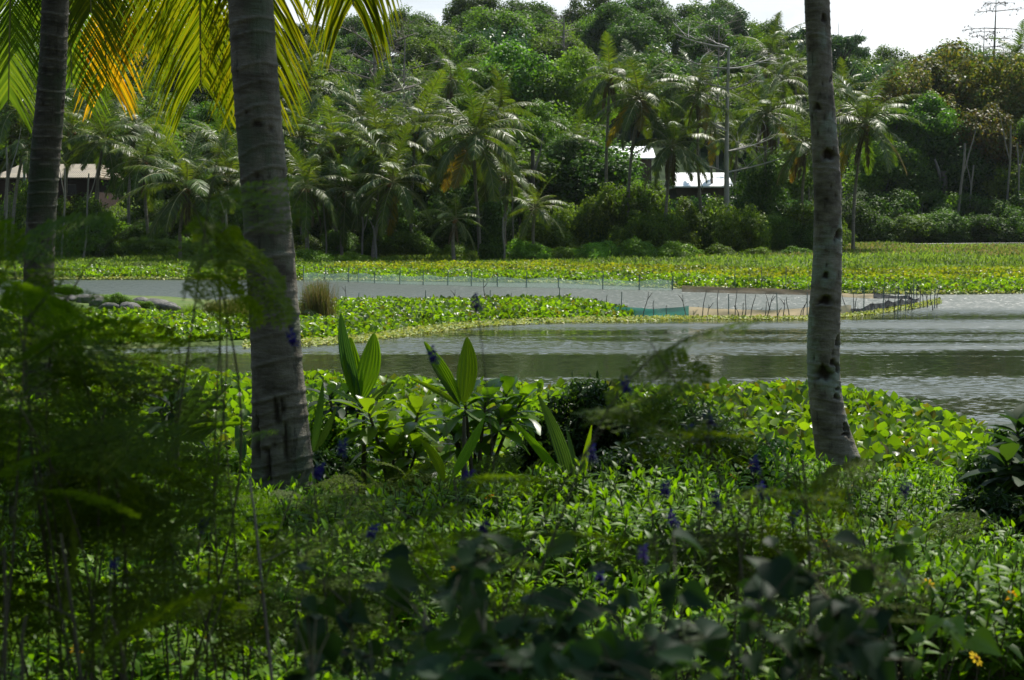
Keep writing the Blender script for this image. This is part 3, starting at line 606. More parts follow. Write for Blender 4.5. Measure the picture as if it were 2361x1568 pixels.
for key, mat, specs in (('palm', 'palm', [(82, 50), (70, 10), (58, -12), (42, -28), (28, -45), (12, -52), (-5, -62)]),
                        ('low', 'palm', [(-15, -75), (-30, -80)]), ('yellow', 'palm_y', [(-12, -70), (-30, -80)]), ('dead', 'palm_dead', [(-62, -88), (-72, -90)])):
    FR[key] = []
    for si, (a, b) in enumerate(specs):
        for v in range(2):
            L = 4.7 * (1 if key != 'dead' else .8); pts = arc(L, R(a), R(b)); pts[:, 1] += .12 * np.sin(np.linspace(0, 3, 14) + v * 2)
            pr = frond_parts(pts, 52, 1.0 if key != 'dead' else .55, .07, 2, .85 if si else .45, si * 13 + v + 5, missing=.05)
            tb = tube(pts, np.linspace(.045, .012, 14), 4)
            FR[key].append(mk(key + ' frond', pr + [(tb[0], tb[1], 1)], [M[mat], M['rachis']]))
nutV = []
for k in range(9):
    a = k * 2.4; c = np.array([math.cos(a) * .28, math.sin(a) * .28, -.25 - .1 * (k % 3)])
    th = np.linspace(0, math.pi, 7); nutV.append(tube(c + np.stack([0 * th, 0 * th, np.cos(th) * .17], -1), np.sin(th) * .13 + .002, 8))
NUTS = mk('coconuts', nutV, M['coconut'])
TRUNKS = []
def palm(px, py, pxb, Y, s, label, n=24, low=4, yel=0, dead=0, nuts=True, name='coconut_palm', group='coconut palms across the water', rt=.15, lean=0):
    c = at(px, py, Y); b = at(pxb, 600, Y); gz = float(terr(b[0], Y))
    t = thing(name, label, 'palm tree', (b[0], Y, gz), 0, group)
    rel = np.array([c[0] - b[0], 0, c[2] - gz]); sd = int(px * 7 + py)
    P = wob(bez((0, 0, -.2), (rel[0] * .25 - .3 + lean, 0, rel[2] * .5), rel, 16), .12, sd)
    r = np.linspace(rt, rt * .7, 16); r[0] *= 1.6; r[1] *= 1.15
    obj('trunk', mk('palm trunk', [tube(P, r, 9)], M['palmbark']), t)
    rg = random.Random(sd); az = rg.uniform(0, 6.28)
    def put(me, e, sc=1.0):
        obj('frond', me, t, tuple(rel), (rg.gauss(0, .12), rg.gauss(.05, .08), e), s * sc * rg.uniform(.95, 1.18))
    m = n - low - yel
    for k in range(m):
        az += 2.399; u = (k + .5) / m; put(FR['palm'][min(13, int(u ** .85 * 14))], az)
    for k in range(low): az += 2.399; put(rg.choice(FR['low']), az)
    for k in range(yel): az += 2.399; put(rg.choice(FR['yellow']), az)
    dead = max(dead, rg.choice((0, 1, 2, 3)))
    for k in range(dead): az += 2.399; put(rg.choice(FR['dead']), az, .85)
    if nuts: obj('coconut_cluster', NUTS, t, tuple(rel), (0, 0, az), s)
    return t
PALMS = [
 (1095, 315, 1107, 112, 1.22, 'large spreading coconut palm with a long bare trunk at the centre of the far bank', 30, 6, 2, 0),
 (1405, 178, 1402, 122, .80, 'tallest slim palm on the left of the pair above the white roof', 20, 5, 1, 2),
 (1475, 228, 1445, 118, .98, 'leaning palm with yellow lower fronds in front of the upper white roof', 24, 4, 2, 2),
 (1610, 215, 1618, 120, .95, 'palm with a thin trunk left of the whitish bare trunk', 24, 4, 1, 2),
 (1550, 335, 1535, 116, .88, 'dark low palm between the two white roofs', 24, 6, 0, 2),
 (1768, 262, 1770, 124, .95, 'palm with a thick skirt of brown dead fronds', 22, 4, 1, 9),
 (1858, 332, 1855, 120, .85, 'palm just left of the leaning trunk with yellow hanging fronds', 22, 4, 4, 3),
 (1993, 285, 1966, 120, 1.1, 'broad palm with a pale trunk just right of the leaning trunk', 28, 5, 2, 2),
 (1040, 182, 1046, 135, .85, 'small palm high above the large centre palm', 18, 5, 0, 2),
 (1775, 125, 1780, 172, 1.1, 'high palm on the slope topmost left of the leaning trunk', 22, 3, 0, 0),
 (1800, 185, 1795, 150, .95, 'palm on the slope just below the topmost one', 22, 3, 0, 0),
 (1835, 160, 1840, 160, .85, 'palm touching the left side of the leaning trunk high up', 20, 3, 0, 0),
 (1940, 215, 1935, 140, .8, 'small shaded palm right behind the leaning trunk', 18, 3, 0, 0),
 (700, 200, 708, 132, 1.15, 'high palm immediately right of the thick trunk', 26, 5, 0, 0),
 (960, 300, 950, 120, 1.15, 'big palm left of the large centre palm', 26, 5, 0, 0),
 (770, 345, 780, 118, 1.0, 'palm with white-glinting fronds right of the thick trunk', 24, 5, 0, 1),
 (690, 320, 700, 120, 1.0, 'palm half hidden behind the right side of the thick trunk', 24, 5, 0, 0),
 (870, 340, 875, 116, 1.1, 'dense palm midway between thick trunk and centre palm', 26, 6, 0, 0),
 (835, 270, 840, 130, 1.0, 'palm behind the dense midway palm', 22, 4, 0, 0),
 (905, 420, 860, 110, 1.0, 'low palm with arching fronds near the far bank left of centre', 24, 7, 1, 1),
 (800, 440, 790, 112, .9, 'low shaded palm in the dark thicket right of the thick trunk', 22, 6, 0, 1),
 (705, 430, 712, 110, .9, 'low shaded palm at the right edge of the thick trunk', 22, 6, 0, 1),
 (985, 215, 990, 150, .9, 'palm crown peeping above the big left palm', 18, 3, 0, 0),
 (1150, 262, 1160, 125, .9, 'palm with pale crown just right of the large centre palm top', 20, 4, 0, 0),
 (1165, 410, 1165, 116, .8, 'small palm under the right fronds of the centre palm', 18, 5, 0, 0),
 (1050, 505, 1050, 106, .55, 'young palm low on the far bank left of the centre trunk', 14, 2, 0, 0),
 (1232, 482, 1235, 110, .65, 'young palm low on the far bank right of the vine-covered stump', 16, 3, 0, 0),
 (430, 432, 416, 112, 1.1, 'palm with orange flower stalks left of the thick trunk', 24, 5, 0, 2),
 (525, 415, 518, 114, .9, 'upright palm touching the left side of the thick trunk', 20, 3, 0, 0),
 (515, 345, 525, 124, .95, 'palm crown above the upright one left of the thick trunk', 20, 4, 0, 0),
 (335, 372, 345, 118, .9, 'palm left of the orange-stalked palm', 22, 4, 0, 0),
 (310, 300, 300, 130, 1.0, 'palm with long level fronds under the golden hanging frond', 22, 4, 0, 0),
 (240, 325, 215, 120, .95, 'leaning palm right of the tan roof', 22, 4, 0, 0),
 (228, 240, 232, 135, 1.05, 'tall palm behind the one by the tan roof', 22, 4, 0, 0),
 (165, 300, 150, 124, .9, 'palm just right of the shaded left trunk', 20, 4, 0, 0),
 (40, 250, 14, 118, 1.1, 'leaning palm at the far left edge', 24, 5, 0, 2),
 (60, 330, 28, 116, .8, 'short palm left of the shaded left trunk', 20, 4, 0, 0),
 (640, 250, 640, 138, 1.0, 'palm mostly hidden behind the thick trunk', 20, 3, 0, 0),
 (1700, 330, 1690, 138, .8, 'small palm right of the whitish bare trunk', 18, 3, 0, 0),
 (1640, 300, 1645, 140, .75, 'small palm just left of the whitish bare trunk', 16, 3, 1, 0),
 (2340, 130, 2345, 190, 1.0, 'palm rising at the upper right edge by the sky', 20, 3, 0, 0),
 (1330, 330, 1335, 132, .7, 'small pale palm left of the upper white roof', 16, 3, 0, 0),
]
for p in PALMS:
    palm(p[0], p[1], p[2], p[3], p[4], p[5], p[6], p[7], p[8], p[9], nuts=p[3] < 125)

# vine-covered stump and plain pale trunks
def column(px, y0, y1, wpx, Y, label, mat, seed):
    b = at(px, y1, Y); top = at(px, y0, Y); gz = float(terr(b[0], Y)); h = top[2] - gz; rad = wpx / F * Y / 2
    t = thing('vine_covered_tree', label, 'tree', (b[0], Y, gz)); rg = np.random.default_rng(seed); n = 5200
    a = rg.uniform(0, 6.28, n); z = rg.uniform(0, h, n); rr = rad * (1.0 + .25 * N1(a, z, 0, .25) + .35 * (z < 1.5)) * rg.uniform(.8, 1.05, n)
    q = np.stack([np.cos(a), np.sin(a), 0 * a], -1)
    P = q * rr[:, None] + np.array([0, 0, 1]) * z[:, None]
    obj('vine_leaves', mk('vine leaves', [scatter(*QUAD, P, frames(q + rg.normal(0, .5, (n, 3)), np.array([0, 0, -1.]) + rg.normal(0, .5, (n, 3))), rg.uniform(.2, .38, n))], mat), t)
    obj('trunk', mk('trunk', [tube([(0, 0, 0), (0, 0, h * .5), (.1, 0, h)], [rad * .6, rad * .5, rad * .3], 9)], M['bark']), t)
column(1137, 465, 600, 42, 109, 'dark vine-covered trunk right beside the centre palm', M['hill'], 61)
BT = [(1865, 430, 1858, 560, 4, 126), (2225, 330, 2200, 552, 7, 150), (2245, 380, 2225, 552, 5, 152), (2175, 395, 2178, 545, 20, 154), (2330, 290, 2318, 548, 6, 152), (2345, 330, 2352, 552, 5, 151), (1750, 480, 1742, 556, 5, 128),
      (1935, 400, 1938, 552, 9, 150), (2060, 470, 2050, 556, 6, 150), (2120, 480, 2112, 556, 6, 151), (1990, 480, 2000, 560, 5, 149), (2290, 480, 2280, 556, 6, 151), (150, 390, 140, 560, 5, 112), (205, 400, 190, 560, 5, 112), (15, 340, 10, 545, 6, 112),
      (690, 440, 712, 575, 5, 110), (745, 450, 750, 585, 4, 110), (1180, 400, 1182, 520, 4, 115), (1160, 500, 1160, 575, 5, 108), (1228, 345, 1222, 440, 12, 126), (835, 500, 830, 580, 5, 109), (520, 480, 518, 590, 7, 105), (860, 520, 866, 585, 6, 108)]
for k, (x0, y0, x1, y1, wp, Y) in enumerate(sorted(BT)):
    a = at(x1, y1, Y); b = at(x0, y0, Y); gz = float(terr(a[0], Y)); a[2] = gz
    t = thing('tree_trunk', f'bare standing trunk, {ordw(k + 1)} from the left among the shaded trees behind the far bank', 'tree', tuple(a), 0, 'bare trunks among the far trees')
    rel = b - a; P = wob(bez((0, 0, -.1), rel * .5 + np.array([.2, 0, 0]), rel, 14), .12, k); rr = wp / F * Y / 2
    obj('trunk', mk('bare trunk', [tube(P, np.linspace(rr, rr * .7, 14), 8)], M['bark'] if wp > 10 else M['palebark']), t)
    e = rel + np.array([rel[2] * .12 * (-1) ** k, .3, rel[2] * .18]); obj('branch', mk('bare branch', [tube(wob(bez(P[9], (P[9] + e) / 2 + np.array([.2, 0, 0]), e, 8), .1, k), np.linspace(rr * .6, rr * .2, 8), 6)], M['palebark']), t)

# bare trees
def twigs(seed, h, r, spread, depth=4, kids=4, lean=(0, 0), level=False):
    rg = random.Random(seed); parts = []; tips = []
    def grow(p, d, L, rad, dep):
        e = p + d * L; k = (p + e) / 2 + np.array([rg.gauss(0, .08), rg.gauss(0, .08), rg.gauss(0, .05)]) * L
        parts.append(tube(bez(p, k, e, 5), np.linspace(rad, rad * .6, 5), 5 if dep > 1 else 3))
        if dep == 0: tips.append(e); return
        for i in range(kids if dep < depth else kids + 3):
            u = rg.uniform(.35, 1); b = p + (e - p) * u
            nd = np.array([rg.gauss(0, 1), rg.gauss(0, 1), rg.gauss(.25, .5)]); nd = unit(d * .55 + unit(nd) * spread)
            grow(b, nd, L * rg.uniform(.4, .62), rad * .42, dep - 1)
    n = 10; P = wob([(lean[0] * i / n, lean[1] * i / n, h * i / n) for i in range(n + 1)], .15, seed)
    trunk = [tube(P, np.linspace(r, r * .35, n + 1), 8)]
    for i in range(4, n + 1):
        for _ in range(2):
            a = rg.uniform(0, 6.28); grow(P[i], unit(np.array([math.cos(a), math.sin(a), .25])), h * .24 * rg.uniform(.6, 1.2), r * .28, depth - 1)
    return trunk, parts
def bare_tree(px, y0, y1, Y, rpx, spread, seed, label, mat, depth=3, kids=4):
    b = at(px, y1, Y); tp = at(px, y0, Y); gz = min(float(terr(b[0], Y)), b[2]); h = tp[2] - gz
    t = thing('bare_tree', label, 'tree', (b[0], Y, gz)); tr, br = twigs(seed, h, rpx / F * Y / 2, spread, depth, kids)
    obj('trunk', mk('bare trunk', tr, mat), t); obj('branches', mk('bare branches', br, mat), t)
bare_tree(866, 110, 300, 140, 18, 1.0, 5, 'grey leafless tree left of the small high palm', M['greybark'], 3, 5)
bare_tree(935, 90, 300, 145, 8, 1.0, 8, 'thin tangle of grey dead branches right of the grey leafless trunk', M['greybark'], 3, 5)
bare_tree(1676, 110, 480, 119, 15, .9, 9, 'tall whitish bare tree right of the lower white roof', M['whitebark'], 3, 4)
bare_tree(1655, 60, 300, 165, 7, 1.0, 12, 'fine grey twiggy tree behind the tall whitish bare tree', M['greybark'], 3, 4)
bare_tree(1300, 40, 200, 215, 8, 1.0, 14, 'small leafless brownish tree near the skyline at centre', M['greybark'], 3, 5)
# kapok with level branches on the right skyline
def kapok(px, y0, Y, arms, label, sc=1.0):
    tp = at(px, y0, Y); gz = float(terr(tp[0], Y)); t = thing('kapok_tree', label, 'tree', (tp[0], Y, gz)); h = tp[2] - gz
    obj('trunk', mk('kapok trunk', [tube([(.3, 0, 0), (-.1, 0, h * .6), (0, 0, h)], np.array([.26, .18, .04]) * sc, 8)], M['greybark']), t)
    rg = random.Random(4); pods = []
    for py, l, r in arms:
        z = at(px, py, Y)[2] - gz
        for sg, L in ((-1, l), (1, r)):
            Lm = L / F * Y; P = wob(bez((0, 0, z), (sg * Lm * .5, .3, z + .25), (sg * Lm, rg.uniform(-1.5, 1.5), z + rg.uniform(-.5, .5)), 10), .1, int(py + sg))
            pr = [tube(P, np.linspace(.085, .02, 10) * sc, 5)]
            for k in range(3, 10):
                for _ in range(2):
                    e = P[k] + np.array([rg.gauss(0, .6) + sg * .5, rg.gauss(0, .8), rg.gauss(0, .35)]) * sc; pr.append(tube([P[k], (P[k] + e) / 2 + .05, e], [.035 * sc, .025 * sc, .015 * sc], 3))
                    if rg.random() < .5: pods.append(tube([e, e - np.array([0, 0, .12]), e - np.array([0, 0, .28])], [.02, .1, .02], 5))
            obj('branch', mk('kapok branch', pr, M['greybark']), t)
    obj('seed_pods', mk('pods', pods, M['bark']), t)
kapok(2297, -4, 215, [(8, 22, 20), (26, 34, 62), (66, 72, 80), (90, 22, 40), (108, 20, 18)], 'tall leafless tree with level branches against the sky at far right')
kapok(2270, 62, 220, [(74, 32, 26), (84, 22, 20)], 'shorter leafless tree left of the tall level-branched one', .7)

# ------------------------------------------------------------------ houses
def boxp(x0, x1, y0, y1, z0, z1):
    V = np.array([(x, y, z) for x in (x0, x1) for y in (y0, y1) for z in (z0, z1)])
    return V, np.array([(0, 1, 3, 2), (4, 6, 7, 5), (0, 4, 5, 1), (2, 3, 7, 6), (0, 2, 6, 4), (1, 5, 7, 3)])
def house(px0, px1, yeave, yridge, Y, depth, label, roofm, wallm, hip=0.0, name='house', nwin=3, rise=None):
    a = at(px0, yeave, Y); b = at(px1, yeave, Y); W = b[0] - a[0]; ze = a[2]
    zr = at(px0, yridge, Y + depth * .5)[2] if rise is None else ze + rise
    gz = min(float(terr((a[0] + b[0]) / 2, Y + 2)), ze - 2.6)
    t = thing(name, label, 'house', ((a[0] + b[0]) / 2, Y, gz)); e = ze - gz; rdg = zr - gz; w2 = W / 2; o = .45
    obj('wall', mk('house wall', [boxp(-w2 + .4, w2 - .4, .5, depth - .5, 0, e - .02)], wallm, False), t)
    V = []
    for s in (0, .12):
        V += [(-w2, 0, e + s), (w2, 0, e + s), (w2 - hip, depth / 2, rdg + s), (-w2 + hip, depth / 2, rdg + s), (w2, depth, e + s), (-w2, depth, e + s)]
    Fq = np.array([(0, 1, 2, 3), (3, 2, 4, 5), (6, 9, 8, 7), (9, 11, 10, 8), (0, 6, 7, 1), (4, 10, 11, 5)])
    tri = [(0, 3, 5), (1, 4, 2), (6, 11, 9), (7, 8, 10)]
    obj('roof', mk('house roof', [(np.array(V), Fq), (np.array(V), np.array(tri))], roofm, False), t)
    for k in range(nwin):
        x = -w2 + W * (k + .7) / (nwin + .4); zt = e - .5
        f = obj('window', mk('window frame', [boxp(x - .55, x + .55, .44, .52, zt - 1.15, zt)], M['frame'], False), t)
        obj('pane', mk('pane', [boxp(x - .45, x + .45, .42, .46, zt - 1.05, zt - .1)], M['window'], False), f)
    return t
house(1404, 1512, 366, 340, 152, 8, 'upper house with a bright white metal roof behind the leaning palm', M['white_roof'], M['wall'], nwin=1)
house(1552, 1692, 432, 401, 139, 9, 'lower house with a wide white metal roof by the whitish bare trunk', M['white_roof'], M['wall'], nwin=1)
house(-20, 232, 412, 381, 137, 10, 'brown house with a tan corrugated roof at the left', M['tan_roof'], M['redwall'], hip=1.2, nwin=2)
# lamp post at far left
c = at(54, 330, 125); gz = float(terr(c[0], 125)); hh = at(54, 238, 125)[2] - gz
t = thing('lamp_post', 'thin grey lamp post above the tan roof at far left', 'lamp post', (c[0], 125, gz))
obj('pole', mk('pole', [tube([(0, 0, 0), (0, 0, hh * .5), (0, 0, hh)], [.13, .11, .09], 8)], M['pole']), t)
obj('lamp_arm', mk('lamp arm', [tube([(0, 0, hh - .1), (-.6, 0, hh + .25), (-1.4, 0, hh + .35)], [.07, .06, .05], 6), boxp(-1.9, -1.3, -.12, .12, hh + .28, hh + .42)], M['pole']), t)

# ------------------------------------------------------------------ stakes and nets
def Gz(px, py): return G(px, py, 0.0)
POLES, CROOK = [], []
def mid(zx, zy): return (787 + zx / 3, 522.6 + zy / 3)
def rgt(zx, zy): return (1574 + zx / 3, 522.6 + zy / 3)
for a in ((120, 460, 122, 545), (583, 440, 583, 560), (1030, 440, 1030, 560), (1509, 420, 1509, 580), (1939, 450, 1936, 600)): POLES.append((mid(*a[:2]), mid(*a[2:])))
for a in ((27, 412, 15, 545), (357, 492, 348, 550), (540, 518, 542, 560), (617, 482, 628, 560), (788, 437, 783, 570), (985, 365, 975, 575), (1040, 517, 1047, 575), (1177, 460, 1180, 570), (1297, 495, 1275, 570), (1560, 530, 1562, 590), (1632, 535, 1634, 595), (1780, 518, 1785, 600), (1838, 470, 1840, 600), (2122, 450, 2058, 628), (2163, 510, 2168, 626), (2251, 543, 2249, 628)): CROOK.append((mid(*a[:2]), mid(*a[2:])))
for a in ((320, 465, 318, 628), (650, 460, 657, 630), (860, 455, 862, 630), (1252, 425, 1252, 605), (1387, 420, 1385, 602), (1495, 410, 1487, 600), (1600, 365, 1600, 570), (1745, 415, 1740, 565), (1540, 430, 1545, 580)): POLES.append((rgt(*a[:2]), rgt(*a[2:])))
for a in ((0, 470, 30, 632), (75, 575, 78, 625), (165, 445, 125, 635), (180, 540, 165, 632), (250, 440, 250, 637), (375, 440, 352, 632), (352, 540, 410, 637), (418, 525, 400, 630), (437, 465, 443, 630), (505, 468, 470, 633), (528, 585, 528, 625), (580, 515, 575, 633), (628, 475, 582, 635), (570, 460, 640, 622), (722, 485, 740, 630), (708, 505, 705, 628), (690, 560, 655, 640), (855, 495, 815, 630), (843, 540, 808, 628),
          (1105, 470, 1165, 605), (1180, 450, 1175, 612), (1205, 490, 1175, 600), (1215, 555, 1232, 608), (1292, 530, 1300, 605), (1310, 520, 1328, 606), (1400, 500, 1402, 590), (1435, 470, 1420, 590), (1470, 480, 1475, 603), (1510, 480, 1512, 585), (1570, 430, 1595, 580), (1592, 535, 1545, 592), (1640, 420, 1650, 565), (1660, 450, 1668, 560), (1680, 450, 1684, 560), (1702, 470, 1700, 560), (1725, 440, 1720, 578), (1780, 410, 1755, 560)): CROOK.append((rgt(*a[:2]), rgt(*a[2:])))
# the far side of the pen
for a in ((362, 275, 362, 440), (548, 285, 548, 448), (713, 280, 713, 455), (872, 370, 872, 462), (1240, 400, 1240, 468), (1345, 395, 1345, 468), (1435, 415, 1435, 470), (1550, 400, 1550, 475)): POLES.append((rgt(*a[:2]), rgt(*a[2:])))
for a in ((1115, 405, 1118, 465), (1175, 425, 1175, 465), (1210, 430, 1205, 468), (1285, 440, 1290, 470), (1315, 430, 1312, 470), (1480, 430, 1478, 480), (1580, 425, 1575, 485), (1620, 400, 1625, 490)): CROOK.append((rgt(*a[:2]), rgt(*a[2:])))
def stake(tp, bt, straight, label):
    b = Gz(*bt); top = at(tp[0], tp[1], b[1]); h = top[2]
    t = thing('fence_pole' if straight else 'wooden_stake', label, 'pole' if straight else 'stake', (b[0], b[1], 0), 0, 'straight poles of the net pen' if straight else 'crooked stakes of the net pen')
    rel = np.array([top[0] - b[0], random.uniform(-.1, .1), h]); sd = int(bt[0] * 3)
    if straight: obj('shaft', mk('pole shaft', [tube([(0, 0, -.5), rel * .5, rel], [.020, .019, .017], 6)], M['pole']), t)
    else:
        P = wob(bez((0, 0, -.5), rel * .5 + np.array([random.uniform(-.12, .12), 0, 0]), rel, 9), .06, sd, 1.3)
        parts = [tube(P, np.linspace(.024, .010, 9), 6)]
        if sd % 3 == 0: e = P[6] + np.array([random.choice((-1, 1)) * .16, 0, .22]); parts.append(tube([P[6], (P[6] + e) / 2 + .01, e], [.016, .013, .008], 5))
        obj('shaft', mk('stake shaft', parts, M['stake']), t)
for k, (tp, bt) in enumerate(sorted(POLES, key=lambda q: q[1][0])): stake(tp, bt, True, f'straight grey-green pole, {ordw(k + 1)} such pole from the left around the net pen')
for k, (tp, bt) in enumerate(sorted(CROOK, key=lambda q: q[1][0])): stake(tp, bt, False, f'crooked weathered stick, {ordw(k + 1)} such stick from the left around the net pen')
def net(name, label, pts, mat, top_pts, n=60, sag=.04, bulge=.05):
    """curtain from the water up to the given photo rows; pts = waterline pixels"""
    B = np.array([Gz(*p) for p in pts]); Tz = np.array([at(tp[0], tp[1], b[1])[2] for tp, b in zip(top_pts, B)])
    s = np.concatenate([[0], np.cumsum(np.linalg.norm(np.diff(B, axis=0), axis=1))]); u = np.linspace(0, s[-1], n)
    X = np.interp(u, s, B[:, 0]); Y = np.interp(u, s, B[:, 1]); Z = np.interp(u, s, Tz) - sag * np.abs(np.sin(u * 1.9)) + .02 * N1(u, 0, 0, .9)
    V = []; rows = 6
    for r_ in range(rows):
        f = r_ / (rows - 1); V.append(np.column_stack([X, Y + bulge * np.sin(u * 3.7 + f * 2) * (1 - f) + .06 * N2(u, f, 0, .8) * (1 - abs(f - .5)), np.maximum(Z, .05) * f - .05 * (1 - f)]))
    V = np.stack(V, 1).reshape(-1, 3); i = np.arange(n - 1)[:, None] * rows; j = np.arange(rows - 1)[None]
    return tag(obj(name, mk(name, [(V, np.stack([i + j, i + rows + j, i + rows + j + 1, i + j + 1], -1).reshape(-1, 4))], mat)), label, 'net')
net('green_net', 'sea-green net sagging between stakes at the left end of the pen', [(1395, 727), (1440, 730), (1500, 730), (1588, 730)], M['net_green'], [(1395, 708), (1440, 706), (1500, 711), (1588, 704)])
net('small_green_net', 'small green net peak showing above the spit leaves', [(1095, 716), (1125, 716), (1155, 716)], M['net_green'], [(1095, 712), (1125, 702), (1155, 712)], n=16)
net('tan_net', 'tan cloth net along the front of the pen', [(1588, 731), (1700, 732), (1800, 732), (1880, 731), (1940, 727), (1962, 724)], M['net_tan'], [(1588, 707), (1640, 712), (1770, 713), (1860, 705), (1930, 703), (1958, 703)])
net('black_net', 'black shade net draped along the tip of the pen', [(1960, 724), (2030, 717), (2080, 709), (2115, 701)], M['net_black'], [(1960, 711), (2030, 692), (2060, 688), (2115, 682)], sag=.12, bulge=.15)
net('dark_back_net', 'dark bunched net standing at the back of the pen tip', [(2014, 688), (2050, 688), (2090, 689), (2120, 694)], M['net_black'], [(2014, 675), (2050, 673), (2090, 678), (2120, 684)], sag=.15, bulge=.15)
net('back_tan_net', 'long tan net across the back of the pen below the weeds', [(1572, 672), (1700, 676), (1880, 680)], M['net_dim'], [(1572, 658), (1700, 662), (1880, 668)], sag=.03)
net('yellow_back_net', 'short yellowish net between the leaning trunk and the dark net', [(1940, 684), (1990, 687), (2014, 688)], M['net_tan'], [(1940, 676), (1990, 677), (2014, 676)], n=20)
# long mesh fence on the far shore
fx = [804, 826, 864, 922, 976, 1033, 1087, 1147, 1214, 1288, 1390, 1474, 1550]
ft = [285, 290, 298, 305, 308, 308, 308, 318, 310, 335, 325, 330, 345]; fb = [383, 383, 390, 398, 402, 405, 412, 416, 420, 424, 434, 438, 440]
fx = [700, 750] + fx; ft = [272, 280] + ft; fb = [380, 381] + fb
fen = thing('mesh_fence', 'long pale mesh fence on posts along the far waterline', 'fence', (0, 0, 0))
n0 = None; L_ = []
for x, a, b in zip(fx, ft, fb):
    g_ = Gz(x, 522.6 + b / 3); tz = at(x, 522.6 + a / 3, g_[1])[2]; L_.append((g_[0], g_[1]))
    obj('post', mk('fence post', [tube([(g_[0], g_[1], -.4), (g_[0], g_[1], tz * .5), (g_[0] + .02, g_[1], tz)], [.032, .03, .028], 6)], M['pole']), fen)
L_ = np.array(L_); u = np.linspace(0, 1, 120); s = np.linspace(0, 1, len(L_)); X = np.interp(u, s, L_[:, 0]); Y = np.interp(u, s, L_[:, 1])
V = np.stack([np.column_stack([X, Y - .05, 0 * X]), np.column_stack([X, Y - .05, .48 + .05 * np.sin(u * 60)])], 1).reshape(-1, 3); i = np.arange(119) * 2
obj('netting', mk('fence netting', [(V, np.stack([i, i + 2, i + 3, i + 1], -1))], M['net_fine']), fen)

# rocks and plants on the left part of the spit
def rock(px, py, wpx, k):
    c = G(px, py, .25); r = wpx / F * c[1] / 2; rg = np.random.default_rng(k)
    th = np.linspace(0, math.pi, 10); ph = np.linspace(0, 2 * math.pi, 15)[:-1]
    T_, Pp = np.meshgrid(th, ph, indexing='ij'); d = np.stack([np.sin(T_) * np.cos(Pp), np.sin(T_) * np.sin(Pp), np.cos(T_)], -1)
    rr = r * (1 + .22 * N1(d[..., 0] + k, d[..., 1], d[..., 2], .5) + .12 * N2(d[..., 0] + k, d[..., 1], d[..., 2], 1.3))
    V = (d * rr[..., None] * np.array([1, .8, .55])).reshape(-1, 3); i = np.arange(9)[:, None] * 14; j = np.arange(14)[None]; kk = (j + 1) % 14
    o = obj('rock', mk('rock', [(V, np.stack([i + j, i + 14 + j, i + 14 + kk, i + kk], -1).reshape(-1, 4))], M['rock'], True), loc=(c[0], c[1], .3))
    return o
RK = [(135, 700, 50), (170, 696, 60), (205, 699, 62), (240, 703, 58), (280, 704, 60), (320, 706, 60), (360, 709, 60), (395, 712, 44), (190, 690, 30), (225, 692, 34), (150, 712, 40), (300, 713, 50), (250, 712, 44)]
for k, (px, py, wp) in enumerate(sorted(RK)):
    tag(rock(px, py, wp, k + 3), f'grey limestone boulder, {ordw(k + 1)} from the left in the rock edge of the spit', 'rock', 'boulders on the spit')
def tuft(px, py, Y, wpx, hpx, n, mat, label, name='grass_tuft', lean=.0):
    b = at(px, py, Y); b[2] = max(0, float(spit_z(np.array([[b[0]]]), np.array([[Y]]))[0, 0])); w_ = wpx / F * Y / 2; h_ = hpx / F * Y
    rg = np.random.default_rng(int(px)); parts = []; n_ = n
    base = rg.normal(0, w_ * .35, (n_, 2)); a = rg.uniform(0, 6.28, n_); out_ = rg.uniform(.1, .7, n_) * w_; hh = h_ * rg.uniform(.6, 1.1, n_)
    P0 = np.column_stack([base, 0 * a]); P2 = P0 + np.column_stack([np.cos(a) * out_ * 1.3 + lean * hh, np.sin(a) * out_, hh]); P1 = P0 + np.column_stack([np.cos(a) * out_ * .2, np.sin(a) * out_ * .2, hh * .8])
    rows = []; W = np.column_stack([np.sin(a), -np.cos(a), 0 * a]) * .009
    for q in np.linspace(0, 1, 5):
        p = (1 - q) ** 2 * P0 + 2 * q * (1 - q) * P1 + q * q * P2; ww = (1 - q * .85); rows += [p - W * ww, p + W * ww]
    V = np.stack(rows, 1).reshape(-1, 3); Fc = np.array([(2 * s_, 2 * s_ + 1, 2 * s_ + 3, 2 * s_ + 2) for s_ in range(4)])
    o = obj(name, mk(name, [(V, (Fc[None] + (np.arange(n_) * 10)[:, None, None]).reshape(-1, 4))], mat), loc=tuple(b)); return tag(o, label, 'grass')
tuft(735, 735, 46, 90, 95, 900, M['drygrass'], 'tall tan grass clump right of the thick trunk on the spit')
tuft(545, 742, 45, 80, 62, 600, M['drygrass'], 'dry grass clump left of the thick trunk on the spit')
tuft(495, 738, 46, 60, 50, 400, M['drygrass'], 'smaller dry grass clump beside the leaning pole on the spit')
tuft(440, 730, 47, 60, 36, 350, M['grass'], 'low green grass clump on the spit near the boulders')
for px, top, pw, kd, lab in ((155, 640, 90, 'mound', 'yellow-green bush above the boulders on the spit'), (270, 655, 90, 'bush', 'dark green bush at the middle of the boulder edge'), (30, 665, 100, 'bush', 'green bush at the far left of the spit'),
                             (400, 690, 90, 'mound', 'leafy creeper over the right end of the boulders'), (470, 692, 90, 'bush', 'leafy clump left of the dry grass on the spit'), (340, 680, 60, 'mound', 'small leafy clump behind the boulders')):
    tree('spit_bush', lab, 'bush', kd, px, top, pw, 51, trunk=False, zs=.8, zbase=.2)
